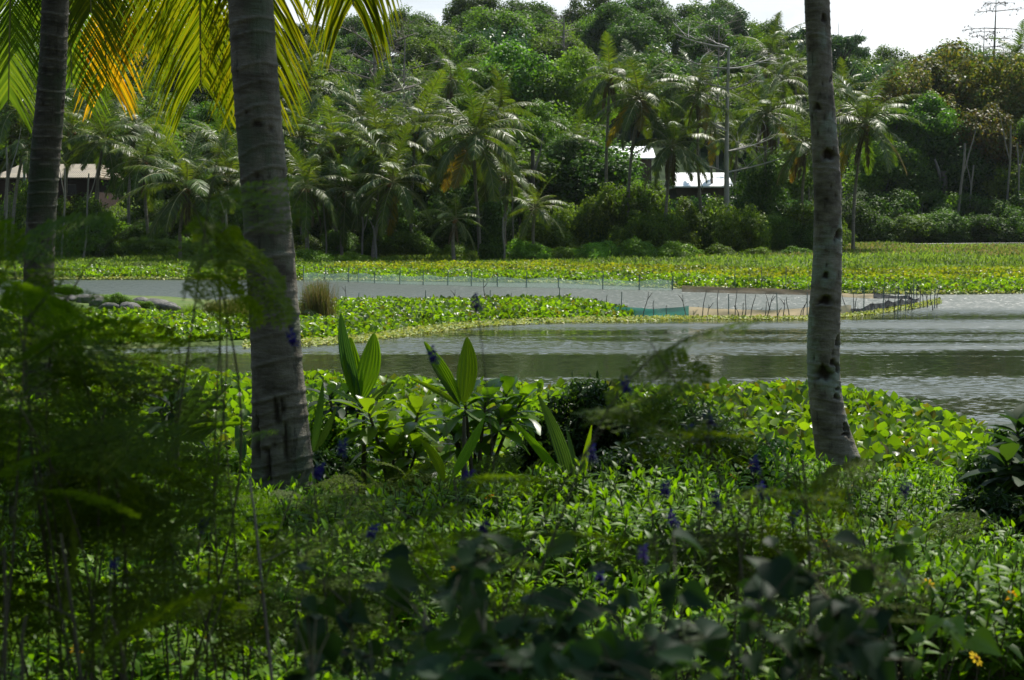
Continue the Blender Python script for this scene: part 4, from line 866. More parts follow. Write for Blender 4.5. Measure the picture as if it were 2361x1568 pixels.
# young palm on the spit
b = at(700, 712, 46); t = thing('young_palm', 'young palm with pale curling fronds just right of the thick trunk on the spit', 'palm tree', (b[0], 46, .1))
for k, (az_, a_, e_, L_f) in enumerate(((.1, 60, -30, 1.2), (.4, 35, -60, 1.1), (-.3, 15, -70, .9), (3.0, 75, 20, 1.0), (2.5, 50, -20, 1.0), (1.2, 80, 40, 1.1), (-1.0, 40, -50, .9))):
    pts = arc(L_f, R(a_), R(e_)); pr = frond_parts(pts, 22, .34, .035, 2, .6, k + 90); tb = tube(pts, np.linspace(.02, .006, 14), 4)
    obj('frond', mk('young frond', pr + [(tb[0], tb[1], 1)], [M['palm_y'] if k in (1, 2) else M['palm'], M['rachis']]), t, (0, 0, .25), (0, 0, az_))
c = G(512, 742); tp = at(489, 660, c[1]); obj_ = thing('leaning_pole', 'thin grey pole leaning out of the spit grass left of the thick trunk', 'pole', (c[0], c[1], 0)); obj('shaft', mk('shaft', [tube([(0, 0, -.3), (np.array(tp) - c) * .5, np.array(tp) - c], [.022, .02, .016], 6)], M['pole']), obj_)

# ------------------------------------------------------------------ near palm trunks
def trunk_mat(name='near palm bark', tint=1.0, lichen=(.09, .10, .065)):
    m, t, o = nodes(name); L = t.links.new
    c = t.nodes.new('ShaderNodeTexCoord')
    def noise(sc, mapping, det=6, rough=.6):
        mp = t.nodes.new('ShaderNodeMapping'); mp.inputs['Scale'].default_value = mapping
        n = t.nodes.new('ShaderNodeTexNoise'); n.inputs['Scale'].default_value = sc; n.inputs['Detail'].default_value = det; n.inputs['Roughness'].default_value = rough
        L(c.outputs['Object'], mp.inputs[0]); L(mp.outputs[0], n.inputs['Vector']); return n.outputs[0]
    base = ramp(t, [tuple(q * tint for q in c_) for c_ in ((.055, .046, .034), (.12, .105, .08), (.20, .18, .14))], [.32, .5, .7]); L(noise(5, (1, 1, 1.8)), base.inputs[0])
    li = ramp(t, [(0, 0, 0), (1, 1, 1)], [.52, .62]); L(noise(3.1, (1, 1, .6), 5), li.inputs[0])
    m1 = t.nodes.new('ShaderNodeMix'); m1.data_type = 'RGBA'; L(li.outputs[0], m1.inputs[0]); L(base.outputs[0], m1.inputs[6]); m1.inputs[7].default_value = (*lichen, 1)
    dk = ramp(t, [(.25, .25, .25), (1, 1, 1)], [.30, .42]); L(noise(16, (1, 1, .22), 5, .7), dk.inputs[0])
    m2 = t.nodes.new('ShaderNodeMix'); m2.data_type = 'RGBA'; m2.blend_type = 'MULTIPLY'; m2.inputs[0].default_value = .8; L(m1.outputs[2], m2.inputs[6]); L(dk.outputs[0], m2.inputs[7])
    at_ = t.nodes.new('ShaderNodeAttribute'); at_.attribute_name = 'scar'
    ar = t.nodes.new('ShaderNodeAttribute'); ar.attribute_name = 'ring'
    mr_ = t.nodes.new('ShaderNodeMix'); mr_.data_type = 'RGBA'; L(ar.outputs['Fac'], mr_.inputs[0]); L(m2.outputs[2], mr_.inputs[6]); mr_.inputs[7].default_value = (.22, .20, .165, 1); m2 = mr_
    m3 = t.nodes.new('ShaderNodeMix'); m3.data_type = 'RGBA'; L(at_.outputs['Fac'], m3.inputs[0]); L(m2.outputs[2], m3.inputs[6]); m3.inputs[7].default_value = (.035, .026, .018, 1)
    p = t.nodes.new('ShaderNodeBsdfPrincipled'); p.inputs['Roughness'].default_value = .9; p.inputs['Specular IOR Level'].default_value = .2; L(m3.outputs[2], p.inputs[0])
    b = t.nodes.new('ShaderNodeBump'); b.inputs['Strength'].default_value = .8; b.inputs['Distance'].default_value = .012; L(noise(30, (1, 1, .25), 6, .7), b.inputs['Height'])
    b2 = t.nodes.new('ShaderNodeBump'); b2.inputs['Strength'].default_value = .7; b2.inputs['Distance'].default_value = .02; L(noise(7, (1, 1, 4), 4), b2.inputs['Height']); L(b.outputs[0], b2.inputs['Normal'])
    L(b2.outputs[0], p.inputs['Normal']); L(p.outputs[0], o.inputs[0]); return m
M['nearbark'] = trunk_mat()
M['shadebark'] = trunk_mat('shade-darkened palm bark', .55, (.045, .055, .03))  # left trunk: bark colour lowered to carry the shade it stands in
M['lichenbark'] = trunk_mat('lichened palm bark', 1.2, (.20, .22, .17))
def near_trunk(prof, Y, ztop, ring, seed, dents=(), amp=1.0, slope=0.0, bases=None):
    """prof: (row, centre column, width) in photo pixels -> displaced trunk mesh in world coordinates"""
    pts = []
    for py, cx_, w_ in prof:
        p = at(cx_, py, Y); pts.append((p[2], p[0], w_ / F * Y / 2))
    pts.sort(); z_, x_, r_ = np.array(pts).T
    z0 = bases if bases is not None else float(terr(x_[0], Y)) - .2
    z = np.arange(z0, ztop, .012); k = len(z)
    gx_ = np.gradient(x_, z_)
    xc = np.interp(z, z_, x_) + np.where(z > z_[-1], (z - z_[-1]) * gx_[-1], 0) + np.where(z < z_[0], (z - z_[0]) * gx_[0] * .5, 0)
    rc = np.interp(z, z_, r_); kern = np.ones(41) / 41
    xc = np.convolve(np.pad(xc, 20, mode='edge'), kern, 'valid'); rc = np.convolve(np.pad(rc, 20, mode='edge'), kern, 'valid')
    rc *= np.where(z > z_[-1], 1 - (z - z_[-1]) * .02, 1)
    n = 72; th = np.arange(n) / n * 2 * math.pi; rg = np.random.default_rng(seed)
    edges = [z0]
    while edges[-1] < ztop: edges.append(edges[-1] + ring * rg.uniform(.45, 1.5))
    edges = np.array(edges); Zg, Tg = np.meshgrid(z, th, indexing='ij')
    zz = Zg + .035 * np.sin(Tg + seed) + .02 * N1(np.cos(Tg) * .5, np.sin(Tg) * .5, Zg, .7)
    i = np.clip(np.searchsorted(edges, zz) - 1, 0, len(edges) - 2); f = (zz - edges[i]) / (edges[i + 1] - edges[i])
    rs = rg.uniform(.4, 1.3, len(edges))
    prof_ = (np.exp(-((f - .02) / .10) ** 2) + np.exp(-((f - 1.02) / .07) ** 2)) * rs[i] * .035 - .02 * (f - .5)
    lump = .03 * N2(np.cos(Tg) * .4, np.sin(Tg) * .4, Zg * .8, 1) + .012 * N3(np.cos(Tg), np.sin(Tg), Zg * 3, 1.2)
    rr = rc[:, None] * (1 + amp * (prof_ + lump)); scar = np.zeros_like(rr)
    # small nicks
    for _ in range(34):
        tz, tt = rg.uniform(z0, min(ztop, 5.2)), rg.uniform(0, 6.28); dd = np.exp(-((Zg - tz) / rg.uniform(.012, .035)) ** 2 - (np.angle(np.exp(1j * (Tg - tt))) / rg.uniform(.05, .16)) ** 2)
        rr -= rc[:, None] * .09 * dd; scar = np.maximum(scar, dd * .9)
    for (px, py, wpx, hpx, dep) in dents:
        p = at(px, py, Y); xc0 = np.interp(p[2], z, xc); r0 = np.interp(p[2], z, rc); sx = np.clip((p[0] - xc0) / r0, -.97, .97)
        tt = -math.acos(sx); hw = wpx / F * Y / 2 / r0 / max(.35, math.sqrt(1 - sx * sx)); hh = hpx / F * Y / 2
        dth = np.angle(np.exp(1j * (Tg - tt))); zr = (Zg - p[2]) / hh
        wn = 1 + .3 * N1(zr * .8, px * .1, py * .1, 1) ; pr_ = np.sqrt(np.clip(1 - (np.clip(zr + 1, 0, 2) / 2) ** 1.6, .02, 1)) * wn
        off = hw * .25 * N2(zr, px * .3, 0, .6)
        dd = 1 / (1 + np.exp((np.abs(dth - off) / (hw * pr_) - 1) * 9)) / (1 + np.exp((np.abs(zr + .12 * np.sin(dth * 9)) - 1) * 11)); rr -= r0 * dep * dd
        rr += r0 * .04 * np.exp(-((np.abs(dth) / hw - 1.35) / .3) ** 2 - zr ** 2); scar = np.maximum(scar, dd)
    X = xc[:, None] + rr * np.cos(Tg); Yy = Y + slope * (Zg - z0) + rr * np.sin(Tg)
    V = np.stack([X, Yy, Zg], -1).reshape(-1, 3); a = np.arange(k - 1)[:, None] * n; b = np.arange(n)[None]; c = (b + 1) % n
    me = mk('near palm trunk', [(V, np.stack([a + b, a + c, a + n + c, a + n + b], -1).reshape(-1, 4))], M['nearbark'])
    at_ = me.attributes.new('scar', 'FLOAT', 'POINT'); at_.data.foreach_set('value', scar.astype(np.float32).ravel())
    ringv = np.clip(np.exp(-((f - .06) / .05) ** 2) * rs[i] * .55 * (1 + .8 * N3(np.cos(Tg), np.sin(Tg), Zg * 2, 1.4)), 0, .7) * (1 - np.clip(scar, 0, 1))
    a2 = me.attributes.new('ring', 'FLOAT', 'POINT'); a2.data.foreach_set('value', ringv.astype(np.float32).ravel())
    return me, np.array([xc[-1], Y + slope * (ztop - z0), ztop])
def hang(crown, Ytip, tip, bulge, n, Lm, wdt, mat, seed, t, droop=.9, start=None, side=None, lift=.1, fwd=.8, missing=.03):
    """a drooping frond: from the crown, out and over, tip at the photo position tip"""
    e = at(tip[0], tip[1], Ytip); cpos = np.asarray(crown, float)
    c1 = np.array([cpos[0] + (e[0] - cpos[0]) * bulge, cpos[1] + (e[1] - cpos[1]) * bulge, cpos[2] + .5])
    P = bez(cpos, c1, e, 30); sd = np.array([1., 0, 0]) if side is None else np.array(side, float)
    pr = frond_parts(P, n, Lm, wdt, 4, droop, seed, side=sd, fwd=fwd, lift=lift, missing=missing, t0=.2, ep=.76)
    tb = tube(P, np.linspace(.035, .006, 30), 6)
    obj('frond', mk('hanging frond', pr + [(tb[0], tb[1], 1)], [M[mat], M['rachis']]), t)
def crown_fronds(crown, t, n, mats, seed, zmin=0, s=1.0):
    rg = random.Random(seed); az = rg.uniform(0, 6.28); protos = FR['palm']
    for k in range(n):
        az += 2.399; o = obj('frond', protos[min(13, int(k / n * 9))], t, tuple(crown), (rg.gauss(0, .1), rg.gauss(-.25, .06), az), s)

meM, cM = near_trunk([(0, 577, 103), (200, 589, 104), (400, 608, 107), (600, 624, 111), (800, 637, 116), (900, 643, 121), (1000, 649, 131), (1100, 654, 142), (1200, 656, 150)], 9.0, 8.2, .15, 5,
    dents=[(648, 940, 16, 60, .10), (672, 1010, 12, 90, .10), (600, 1000, 14, 100, .10), (630, 1060, 12, 80, .12), (604, 290, 26, 14, .05), (590, 475, 24, 12, .05), (662, 930, 10, 40, .1)])
palmM = thing('leaning_coconut_palm', 'thick grey ringed palm trunk standing left of centre in front of everything', 'palm tree')
palmM.location = (0, 0, 0)
obj('trunk', meM, palmM)
crown_fronds(cM, palmM, 6, None, 3)
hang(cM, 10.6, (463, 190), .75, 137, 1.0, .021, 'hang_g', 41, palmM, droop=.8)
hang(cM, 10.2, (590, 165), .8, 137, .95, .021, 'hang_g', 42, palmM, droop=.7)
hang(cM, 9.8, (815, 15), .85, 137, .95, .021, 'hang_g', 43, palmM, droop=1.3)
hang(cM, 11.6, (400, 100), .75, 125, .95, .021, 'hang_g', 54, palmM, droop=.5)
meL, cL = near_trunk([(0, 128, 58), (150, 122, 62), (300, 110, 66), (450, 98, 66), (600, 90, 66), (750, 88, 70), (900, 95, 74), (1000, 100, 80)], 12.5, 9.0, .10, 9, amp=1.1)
meL.materials[0] = M['shadebark']
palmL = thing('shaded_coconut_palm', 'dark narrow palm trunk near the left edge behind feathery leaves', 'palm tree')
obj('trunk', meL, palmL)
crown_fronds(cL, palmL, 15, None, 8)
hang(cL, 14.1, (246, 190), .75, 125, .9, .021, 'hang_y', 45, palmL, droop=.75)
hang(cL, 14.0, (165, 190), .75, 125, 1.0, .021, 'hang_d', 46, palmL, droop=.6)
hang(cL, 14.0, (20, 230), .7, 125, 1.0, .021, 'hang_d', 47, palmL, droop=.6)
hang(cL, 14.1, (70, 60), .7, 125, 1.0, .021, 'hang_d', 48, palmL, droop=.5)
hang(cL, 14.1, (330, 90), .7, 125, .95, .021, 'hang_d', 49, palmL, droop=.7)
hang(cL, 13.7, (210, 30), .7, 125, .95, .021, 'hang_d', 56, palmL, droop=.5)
meR, cR = near_trunk([(0, 1883, 56), (200, 1892, 57), (400, 1906, 61), (522, 1910, 63), (622, 1907, 67), (700, 1902, 71), (756, 1899, 74), (889, 1900, 73), (956, 1910, 79), (1022, 1922, 92), (1075, 1940, 112)], 13.0, 8.6, .11, 14,
    dents=[(1904, 357, 36, 24, .38), (1931, 540, 24, 22, .35), (1894, 690, 34, 20, .38), (1890, 855, 42, 34, .42), (1929, 783, 14, 24, .35), (1914, 832, 16, 16, .25), (1926, 845, 12, 22, .3), (1922, 910, 14, 12, .3), (1943, 980, 14, 20, .35), (1925, 893, 10, 8, .3), (1895, 633, 16, 16, .2), (1917, 182, 14, 18, .15), (1879, 247, 14, 16, .15), (1893, 45, 12, 20, .15), (1942, 995, 22, 8, .25)])
meR.materials[0] = M['lichenbark']
palmR = thing('notched_coconut_palm', 'slim grey palm trunk with dark notches standing at the right', 'palm tree')
obj('trunk', meR, palmR); crown_fronds(cR, palmR, 5, None, 12, s=.75)

# the tree that shades the photographer
rg_ = np.random.default_rng(77)
(cp, C) = crown_parts(3.0, 1.1, 30, (.6, 1.0), 9000, .12, 303, tm=LEAF)
sh = thing('shade_tree', 'leafy tree standing over the viewpoint, only its shade showing in view', 'tree', (3.4, 3.0, 1.3))
obj('crown', mk('shade crown', [cp], M['bush']), sh, (-1.6, 1.7, 5.6)); obj('trunk', mk('shade trunk', [tube(bez((0, 0, 0), (.2, .2, 2.5), (-1.2, 1.2, 5.2), 12), np.linspace(.18, .08, 12), 10)], M['bark']), sh)

# ------------------------------------------------------------------ foreground ground cover
def cover_z(x, y):
    m = .30 + .17 * N1(x, y, 0, .24) + .12 * N2(x, y, 0, .7)
    m = m * (1 - .45 * smooth(9, 12, y))
    return terr(x, y) + m * (1 - smooth(13.2, 16.0, y + .8 * N3(x, 0, 0, .1)))
def ground_cover():
    rg = np.random.default_rng(90); n = 23000
    y = 4.2 + (15.5 - 4.2) * rg.random(n) ** .95; x = rg.uniform(-1, 1, n) * (y * .385 + .5)
    keep = N3(x, y, 0, .8) + .5 * N1(x, y, 0, 1.9) < .62; x, y = x[keep], y[keep]; n = len(x)
    z = cover_z(x, y) - rg.random(n) ** 1.5 * .22
    k = 9; P, Nn, Fw, Sc = [], [], [], []
    ax = unit(np.stack([rg.normal(0, .35, n), rg.normal(-.12, .35, n), np.ones(n)], -1))
    for i in range(k):
        lev = i // 2; a = rg.uniform(0, 6.28, n) * 0 + (x * 91 % 6.28) + lev * 1.57 + (i % 2) * 3.14 + rg.normal(0, .35, n)
        el = .95 - .28 * (4 - lev) + rg.normal(0, .2, n)
        if i == 8: el = np.full(n, 1.3)
        fw = np.stack([np.cos(a) * np.cos(el), np.sin(a) * np.cos(el), np.sin(el)], -1); up = np.stack([-np.cos(a) * np.sin(el), -np.sin(a) * np.sin(el), np.cos(el)], -1)
        P.append(np.column_stack([x, y, z]) + ax * (lev * .028)); Nn.append(up + rg.normal(0, .15, (n, 3))); Fw.append(fw); Sc.append(rg.uniform(.055, .09, n) * (1 - .12 * lev + .2))
    P, Nn, Fw, Sc = map(np.concatenate, (P, Nn, Fw, Sc))
    lf = scatter(LANCE[0] * np.array([1.25, 1, 1]), LANCE[1], P, frames(Nn, Fw), Sc)
    tv = np.array([(-.5, 0, 0), (.5, 0, 0), (.4, 0, 1), (-.4, 0, 1)]); sI = np.zeros((n, 3, 3)); Xx = unit(np.cross(ax, np.array([0, 1., 0]))); sI[:, :, 0] = Xx; sI[:, :, 1] = np.cross(ax, Xx); sI[:, :, 2] = ax
    st = scatter(tv, np.array([(0, 1, 2, 3)]), np.column_stack([x, y, z]) - ax * .2, sI, np.column_stack([np.full(n, .006), np.full(n, .006), np.full(n, .34)]))
    return lf, st
lf, st = ground_cover()
tag(obj('ground_cover', mk('ground cover', [lf, (st[0], st[1], 1)], [M['cover'], M['stem']])), 'low carpet of bright green creeping daisy leaves filling the foreground', 'ground cover', kind='stuff')

def on_cover(px, py):
    d = ray(px, py); best = None
    for tt in np.arange(4.0, 17, .03):
        p = np.array([0, 0, H]) + d * tt
        if p[2] < float(cover_z(p[0], p[1])): return p
    return p
# yellow daisies
pet = blade([.05, .22, .24, .16], .1, .1); rg = np.random.default_rng(5); pp = []
a = np.arange(9) / 9 * 6.283; fw = np.stack([np.cos(a), np.sin(a), 0 * a + .15], -1)
PET = mk('daisy petals', [scatter(pet[0], pet[1], fw * .008, frames(np.tile([0, 0, 1.], (9, 1)), fw), np.full(9, .017))], M['yellow'])
th = np.linspace(0, math.pi, 6); DISC = mk('daisy disc', [tube(np.stack([0 * th, 0 * th, -np.cos(th) * .005 + .004], -1), np.sin(th) * .006 + .0002, 10)], M['disc'])
DST = mk('daisy stalk', [tube([(0, 0, -.09), (.005, 0, -.04), (0, 0, 0)], [.002, .0018, .0015], 5)], M['stem'])
DA = [(482, 1502), (573, 1491), (601, 1483), (602, 1386), (190, 1528), (147, 1488), (242, 1197), (502, 1519), (1129, 1168), (1149, 1068), (1055, 1336), (1489, 1383), (1528, 1378), (1324, 1480), (1666, 1097), (1687, 1121), (1727, 1094), (1962, 1144), (2022, 1128), (2142, 1139), (1953, 1166), (1886, 1171), (1847, 1177), (1894, 1280), (2144, 1347), (2127, 1382), (2317, 1408), (2236, 1553), (1801, 1365)]
for k, (px, py) in enumerate(sorted(DA)):
    p = on_cover(px, py); t = thing('yellow_daisy', f'small yellow daisy, {ordw(k + 1)} from the left in the green ground cover', 'flower', (p[0], p[1] - .05, p[2] + .06), 0, 'yellow daisies in the ground cover'); rt_ = (random.uniform(.3, 1.1), random.uniform(-.4, .4), random.uniform(0, 6))
    obj('petals', PET, t, rot=rt_); obj('flower_centre', DISC, t, rot=rt_); obj('stalk', DST, t)

# ------------------------------------------------------------------ foreground shrubs
def near_bush(px, pytop, wpx, Y, mat, n, ls, seed, label, name='shrub', zs=1.0, tm=LANCE, nl=40):
    w2 = wpx / F * Y / 2; top = at(px, pytop, Y); gz = float(terr(top[0], Y)); h = top[2] - gz
    (cp, C) = crown_parts(w2 * 1.2, h * .52 * zs, nl, (w2 * .24, w2 * .42), int(n * 1.5), ls, seed, tm=tm, low=-.8, jit=.8, loose=.8)
    t = thing(name, label, 'shrub', (top[0], Y, gz)); cz = h * .53
    # clip the overall height
    obj('foliage', mk('near foliage', [cp], mat), t, (0, 0, cz)); st = []
    rg = random.Random(seed)
    for k in range(7):
        e = C[rg.randrange(len(C))] + np.array([0, 0, cz]); st.append(tube(wob(bez((rg.uniform(-.05, .05), 0, 0), (e[0] * .3, e[1] * .3, e[2] * .6), e, 8), .03, k), np.linspace(.014, .004, 8), 5))
    obj('stem', mk('near stems', st, M['stem']), t)
NB = [(1400, 1040, 230, 8.0, 'dark', 8000, .055, 'low dark shrub below the fine-leaved shrub right of centre'), (1570, 1045, 280, 8.1, 'dark', 9000, .055, 'wide low dark shrub below the centre of the hyacinth mat'), (1740, 1075, 240, 8.2, 'dark', 8000, .055, 'low dark shrub left of the foot of the notched trunk'),
      (1365, 855, 190, 9.5, 'dark', 9000, .055, 'dark shrub with fine leaves right of the bright seedling'), (1480, 930, 210, 9.8, 'dark', 9000, .055, 'dark shrub mound joined to the right of the fine-leaved one'),
      (1640, 950, 240, 9.6, 'dark', 10000, .055, 'dark shrub mound left of the notched trunk'), (1780, 1040, 200, 9.8, 'dark', 7000, .055, 'dark shrub beside the left foot of the notched trunk'), (1520, 1050, 260, 9.0, 'dark', 9000, .055, 'low shaded shrub in front of the dark mounds'),
      (2330, 1010, 210, 9.2, 'dark', 9000, .06, 'dark shrub at the right edge under the broad glossy leaves'), (2290, 1190, 230, 8.2, 'dark', 8000, .055, 'low dark shrub at the right edge'),
      (820, 940, 150, 10.2, 'cover', 5000, .06, 'green small-leaved shrub just right of the thick trunk'), (740, 1040, 170, 9.6, 'dark', 6000, .06, 'shaded shrub at the right foot of the thick trunk'),
      (520, 1040, 180, 10.0, 'cover', 6000, .06, 'green shrub left of the thick trunk foot'), (380, 985, 200, 10.3, 'cover', 7000, .06, 'light green shrub between the two left trunks'), (200, 900, 230, 11.0, 'cover', 8000, .06, 'light green shrub beside the shaded left trunk'),
      (40, 940, 220, 10.0, 'cover', 8000, .06, 'light green shrub at the left edge'), (1250, 985, 150, 9.6, 'dark', 6000, .06, 'dark leafy shrub behind the striped seedling'), (1960, 1090, 150, 10.6, 'cover', 4500, .055, 'light green low shrub hiding the notched trunk foot'),
      (2140, 1110, 200, 11.0, 'cover', 4500, .055, 'light green low shrub right of the notched trunk foot')]
for k, (px, top, wp, Y, mt, n, ls, lab) in enumerate(NB): near_bush(px, top, wp, Y, M[mt], n, ls, 400 + k, lab)

# rosette shrubs with long glossy leaves
OBOV = blade([.02, .10, .17, .22, .2, .02], .3, .35)
def rosette(px, py, Y, stems, seed, label, size=.235, mat='rosette', name='broadleaf_shrub'):
    c = at(px, py, Y); gz = float(terr(c[0], Y)); t = thing(name, label, 'shrub', (c[0], Y, gz)); rg = np.random.default_rng(seed)
    st, P, Nn, Fw, Sc = [], [], [], [], []
    for (sx, sy) in stems:
        e = at(sx, sy, Y + rg.uniform(-.3, .3)) - np.array([c[0], Y, gz]); st.append(tube(bez((0, 0, 0), (e[0] * .3, e[1] * .3, e[2] * .6), e, 9), np.linspace(.018, .008, 9), 7))
        ax = unit(e * np.array([1.2, 1.2, .9]))
        for i in range(14):
            a = i * 2.399 + rg.normal(0, .2); el = R(72) - i * R(7.0) + rg.normal(0, .12)
            fw = np.array([math.cos(a) * math.cos(el), math.sin(a) * math.cos(el), math.sin(el)]); up = np.array([-math.cos(a) * math.sin(el), -math.sin(a) * math.sin(el), math.cos(el)])
            P.append(e - ax * i * .009); Nn.append(up); Fw.append(fw + ax * .2); Sc.append(size * rg.uniform(.75, 1.15) * (.6 if i < 2 else 1))
    obj('stem', mk('stems', st, M['stem']), t)
    obj('foliage', mk('rosette leaves', [scatter(OBOV[0], OBOV[1], np.array(P), frames(np.array(Nn), np.array(Fw)), np.array(Sc))], M[mat]), t)
rosette(915, 1090, 8.6, [(880, 985), (935, 1000), (905, 1040), (850, 950), (965, 950), (960, 1040)], 1, 'glossy long-leaved shrub between the two bright seedlings')
rosette(1095, 1100, 9.0, [(1070, 915), (1120, 925), (1030, 960), (1160, 960), (1095, 990), (1200, 930), (1050, 1000), (1170, 905)], 2, 'taller glossy long-leaved shrub behind the yellow-green seedling')
rosette(400, 1000, 9.6, [(395, 925), (415, 960), (370, 945)], 3, 'small long-leaved shrub left of the thick trunk', .22, 'broad')
rosette(2375, 1130, 8.6, [(2345, 990), (2360, 1040), (2320, 1070), (2385, 1000), (2370, 1090)], 4, 'dark glossy long-leaved shrub at the right edge', .26, 'broad')
rosette(790, 960, 10.2, [(760, 910), (800, 905), (830, 935)], 6, 'long-leaved shrub just right of the thick trunk', .2, 'broad')

# coconut seedlings: pleated blades
def pleated(t, base, tip, bow, wpx, Y, mat, seed, ncol=13, split=False, twist=0.0):
    """blade from photo point base to tip; bow = sideways pixels; wpx = full width"""
    a = at(base[0], base[1], Y); e = at(tip[0], tip[1], Y + random.uniform(-.05, .25)); m_ = (a + e) / 2 + np.array([bow / F * Y, 0, abs(bow) / F * Y * .3])
    P = bez(a, m_, e, 22); T_ = unit(np.gradient(P, axis=0)); W = unit(np.cross(T_, np.array([math.sin(twist), -math.cos(twist), 0.2]))); Nn = np.cross(W, T_)
    u = np.linspace(0, 1, 22); hw = wpx / F * Y / 2 * np.sin(np.clip(u ** .8, 0, 1) * math.pi * .97 + .05) ** .75; hw = np.maximum(hw, .003)
    V = []
    for j, c in enumerate(np.linspace(-1, 1, ncol)):
        V.append(P + W * (hw * c)[:, None] + Nn * (hw * (.30 * abs(c)) + (.06 * hw * (-1) ** j))[:, None])
    V = np.stack(V, 1).reshape(-1, 3) - np.array(t.location); i = np.arange(21)[:, None] * ncol; j = np.arange(ncol - 1)[None]
    obj('leaf', mk('pleated leaf', [(V, np.stack([i + j, i + j + 1, i + ncol + j + 1, i + ncol + j], -1).reshape(-1, 4))], M[mat], False), t)
def seedling(px, py, Y, leaves, label):
    c = at(px, py, Y); gz = float(terr(c[0], Y)); t = thing('coconut_seedling', label, 'seedling', (c[0], Y, gz))
    root = at(px, py, Y) - np.array([c[0], Y, gz]); obj('stem', mk('seedling stem', [tube([(0, 0, 0), root * .5, root], [.022, .018, .010], 8)], M['stem']), t)
    for k, l in enumerate(leaves): pleated(t, *l[:5][0:2], l[2], l[3], Y + l[5] if len(l) > 5 else Y, l[4], k, twist=(k - 1) * .25)
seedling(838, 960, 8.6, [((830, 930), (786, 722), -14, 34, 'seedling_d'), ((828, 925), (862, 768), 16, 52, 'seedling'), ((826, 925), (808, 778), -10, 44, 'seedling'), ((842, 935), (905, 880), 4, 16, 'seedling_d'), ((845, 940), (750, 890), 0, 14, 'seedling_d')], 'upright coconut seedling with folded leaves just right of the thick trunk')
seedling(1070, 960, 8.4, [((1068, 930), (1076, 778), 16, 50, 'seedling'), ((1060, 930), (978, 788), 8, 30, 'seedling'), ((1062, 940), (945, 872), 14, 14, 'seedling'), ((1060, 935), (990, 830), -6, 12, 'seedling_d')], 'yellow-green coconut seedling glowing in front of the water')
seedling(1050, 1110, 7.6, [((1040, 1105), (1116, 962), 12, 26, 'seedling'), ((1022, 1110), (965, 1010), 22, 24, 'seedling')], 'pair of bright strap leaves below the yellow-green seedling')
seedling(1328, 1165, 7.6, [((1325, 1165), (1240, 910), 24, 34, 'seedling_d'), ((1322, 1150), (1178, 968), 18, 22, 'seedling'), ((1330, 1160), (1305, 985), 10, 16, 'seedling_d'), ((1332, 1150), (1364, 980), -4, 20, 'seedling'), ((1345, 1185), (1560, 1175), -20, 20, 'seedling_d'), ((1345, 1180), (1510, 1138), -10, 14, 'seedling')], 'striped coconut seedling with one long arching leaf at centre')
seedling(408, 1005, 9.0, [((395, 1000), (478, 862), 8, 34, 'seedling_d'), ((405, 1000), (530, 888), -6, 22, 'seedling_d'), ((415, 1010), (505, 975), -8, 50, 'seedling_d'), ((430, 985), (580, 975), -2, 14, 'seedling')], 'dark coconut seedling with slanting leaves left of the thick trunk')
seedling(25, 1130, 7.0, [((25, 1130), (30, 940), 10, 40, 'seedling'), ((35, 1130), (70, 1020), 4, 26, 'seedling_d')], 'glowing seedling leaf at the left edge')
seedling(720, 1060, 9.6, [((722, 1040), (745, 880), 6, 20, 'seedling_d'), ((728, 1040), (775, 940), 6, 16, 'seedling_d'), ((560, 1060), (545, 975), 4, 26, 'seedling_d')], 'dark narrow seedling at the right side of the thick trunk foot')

# ------------------------------------------------------------------ out-of-focus plants close to the camera
def bipinnate(rg, L=.22, npin=8):
    """feathery leaf along +Y"""
    P, Fw, Sc = [], [], []
    for i in range(npin):
        u = (i + 1) / npin; c0 = np.array([0, L * u, -.25 * L * u * u])
        for s in (-1, 1):
            pl = L * .42 * math.sin(math.pi * (.2 + .65 * u)) + .01; d = unit(np.array([s, .55, -.15]))
            m = 13
            for j in range(m):
                v = (j + 1) / m; q = c0 + d * pl * v + np.array([0, 0, -.15 * pl * v * v])
                for s2 in (-1, 1):
                    P.append(q); Fw.append(unit(np.array([-d[1] * s2 * 1, d[0] * s2, 0]) + d * .5)); Sc.append(.014 * L / .22)
    P, Fw, Sc = np.array(P), np.array(Fw), np.array(Sc); n = len(P)
    tm = np.array([(-.17, .05, 0), (.17, .05, 0), (.13, 1, 0), (-.13, 1, 0)])
    V, Fc = scatter(tm, np.array([(0, 1, 2, 3)]), P, frames(np.tile([0, 0, 1.], (n, 1)) + rg.normal(0, .2, (n, 3)), Fw), Sc)
    tb = tube([(0, 0, 0), (0, L * .5, -.06 * L), (0, L, -.25 * L)], [.0016, .0012, .0006], 4)
    return np.vstack([V, tb[0]]), np.vstack([Fc, tb[1] + len(V)])
BIP = [bipinnate(np.random.default_rng(s)) for s in range(3)]
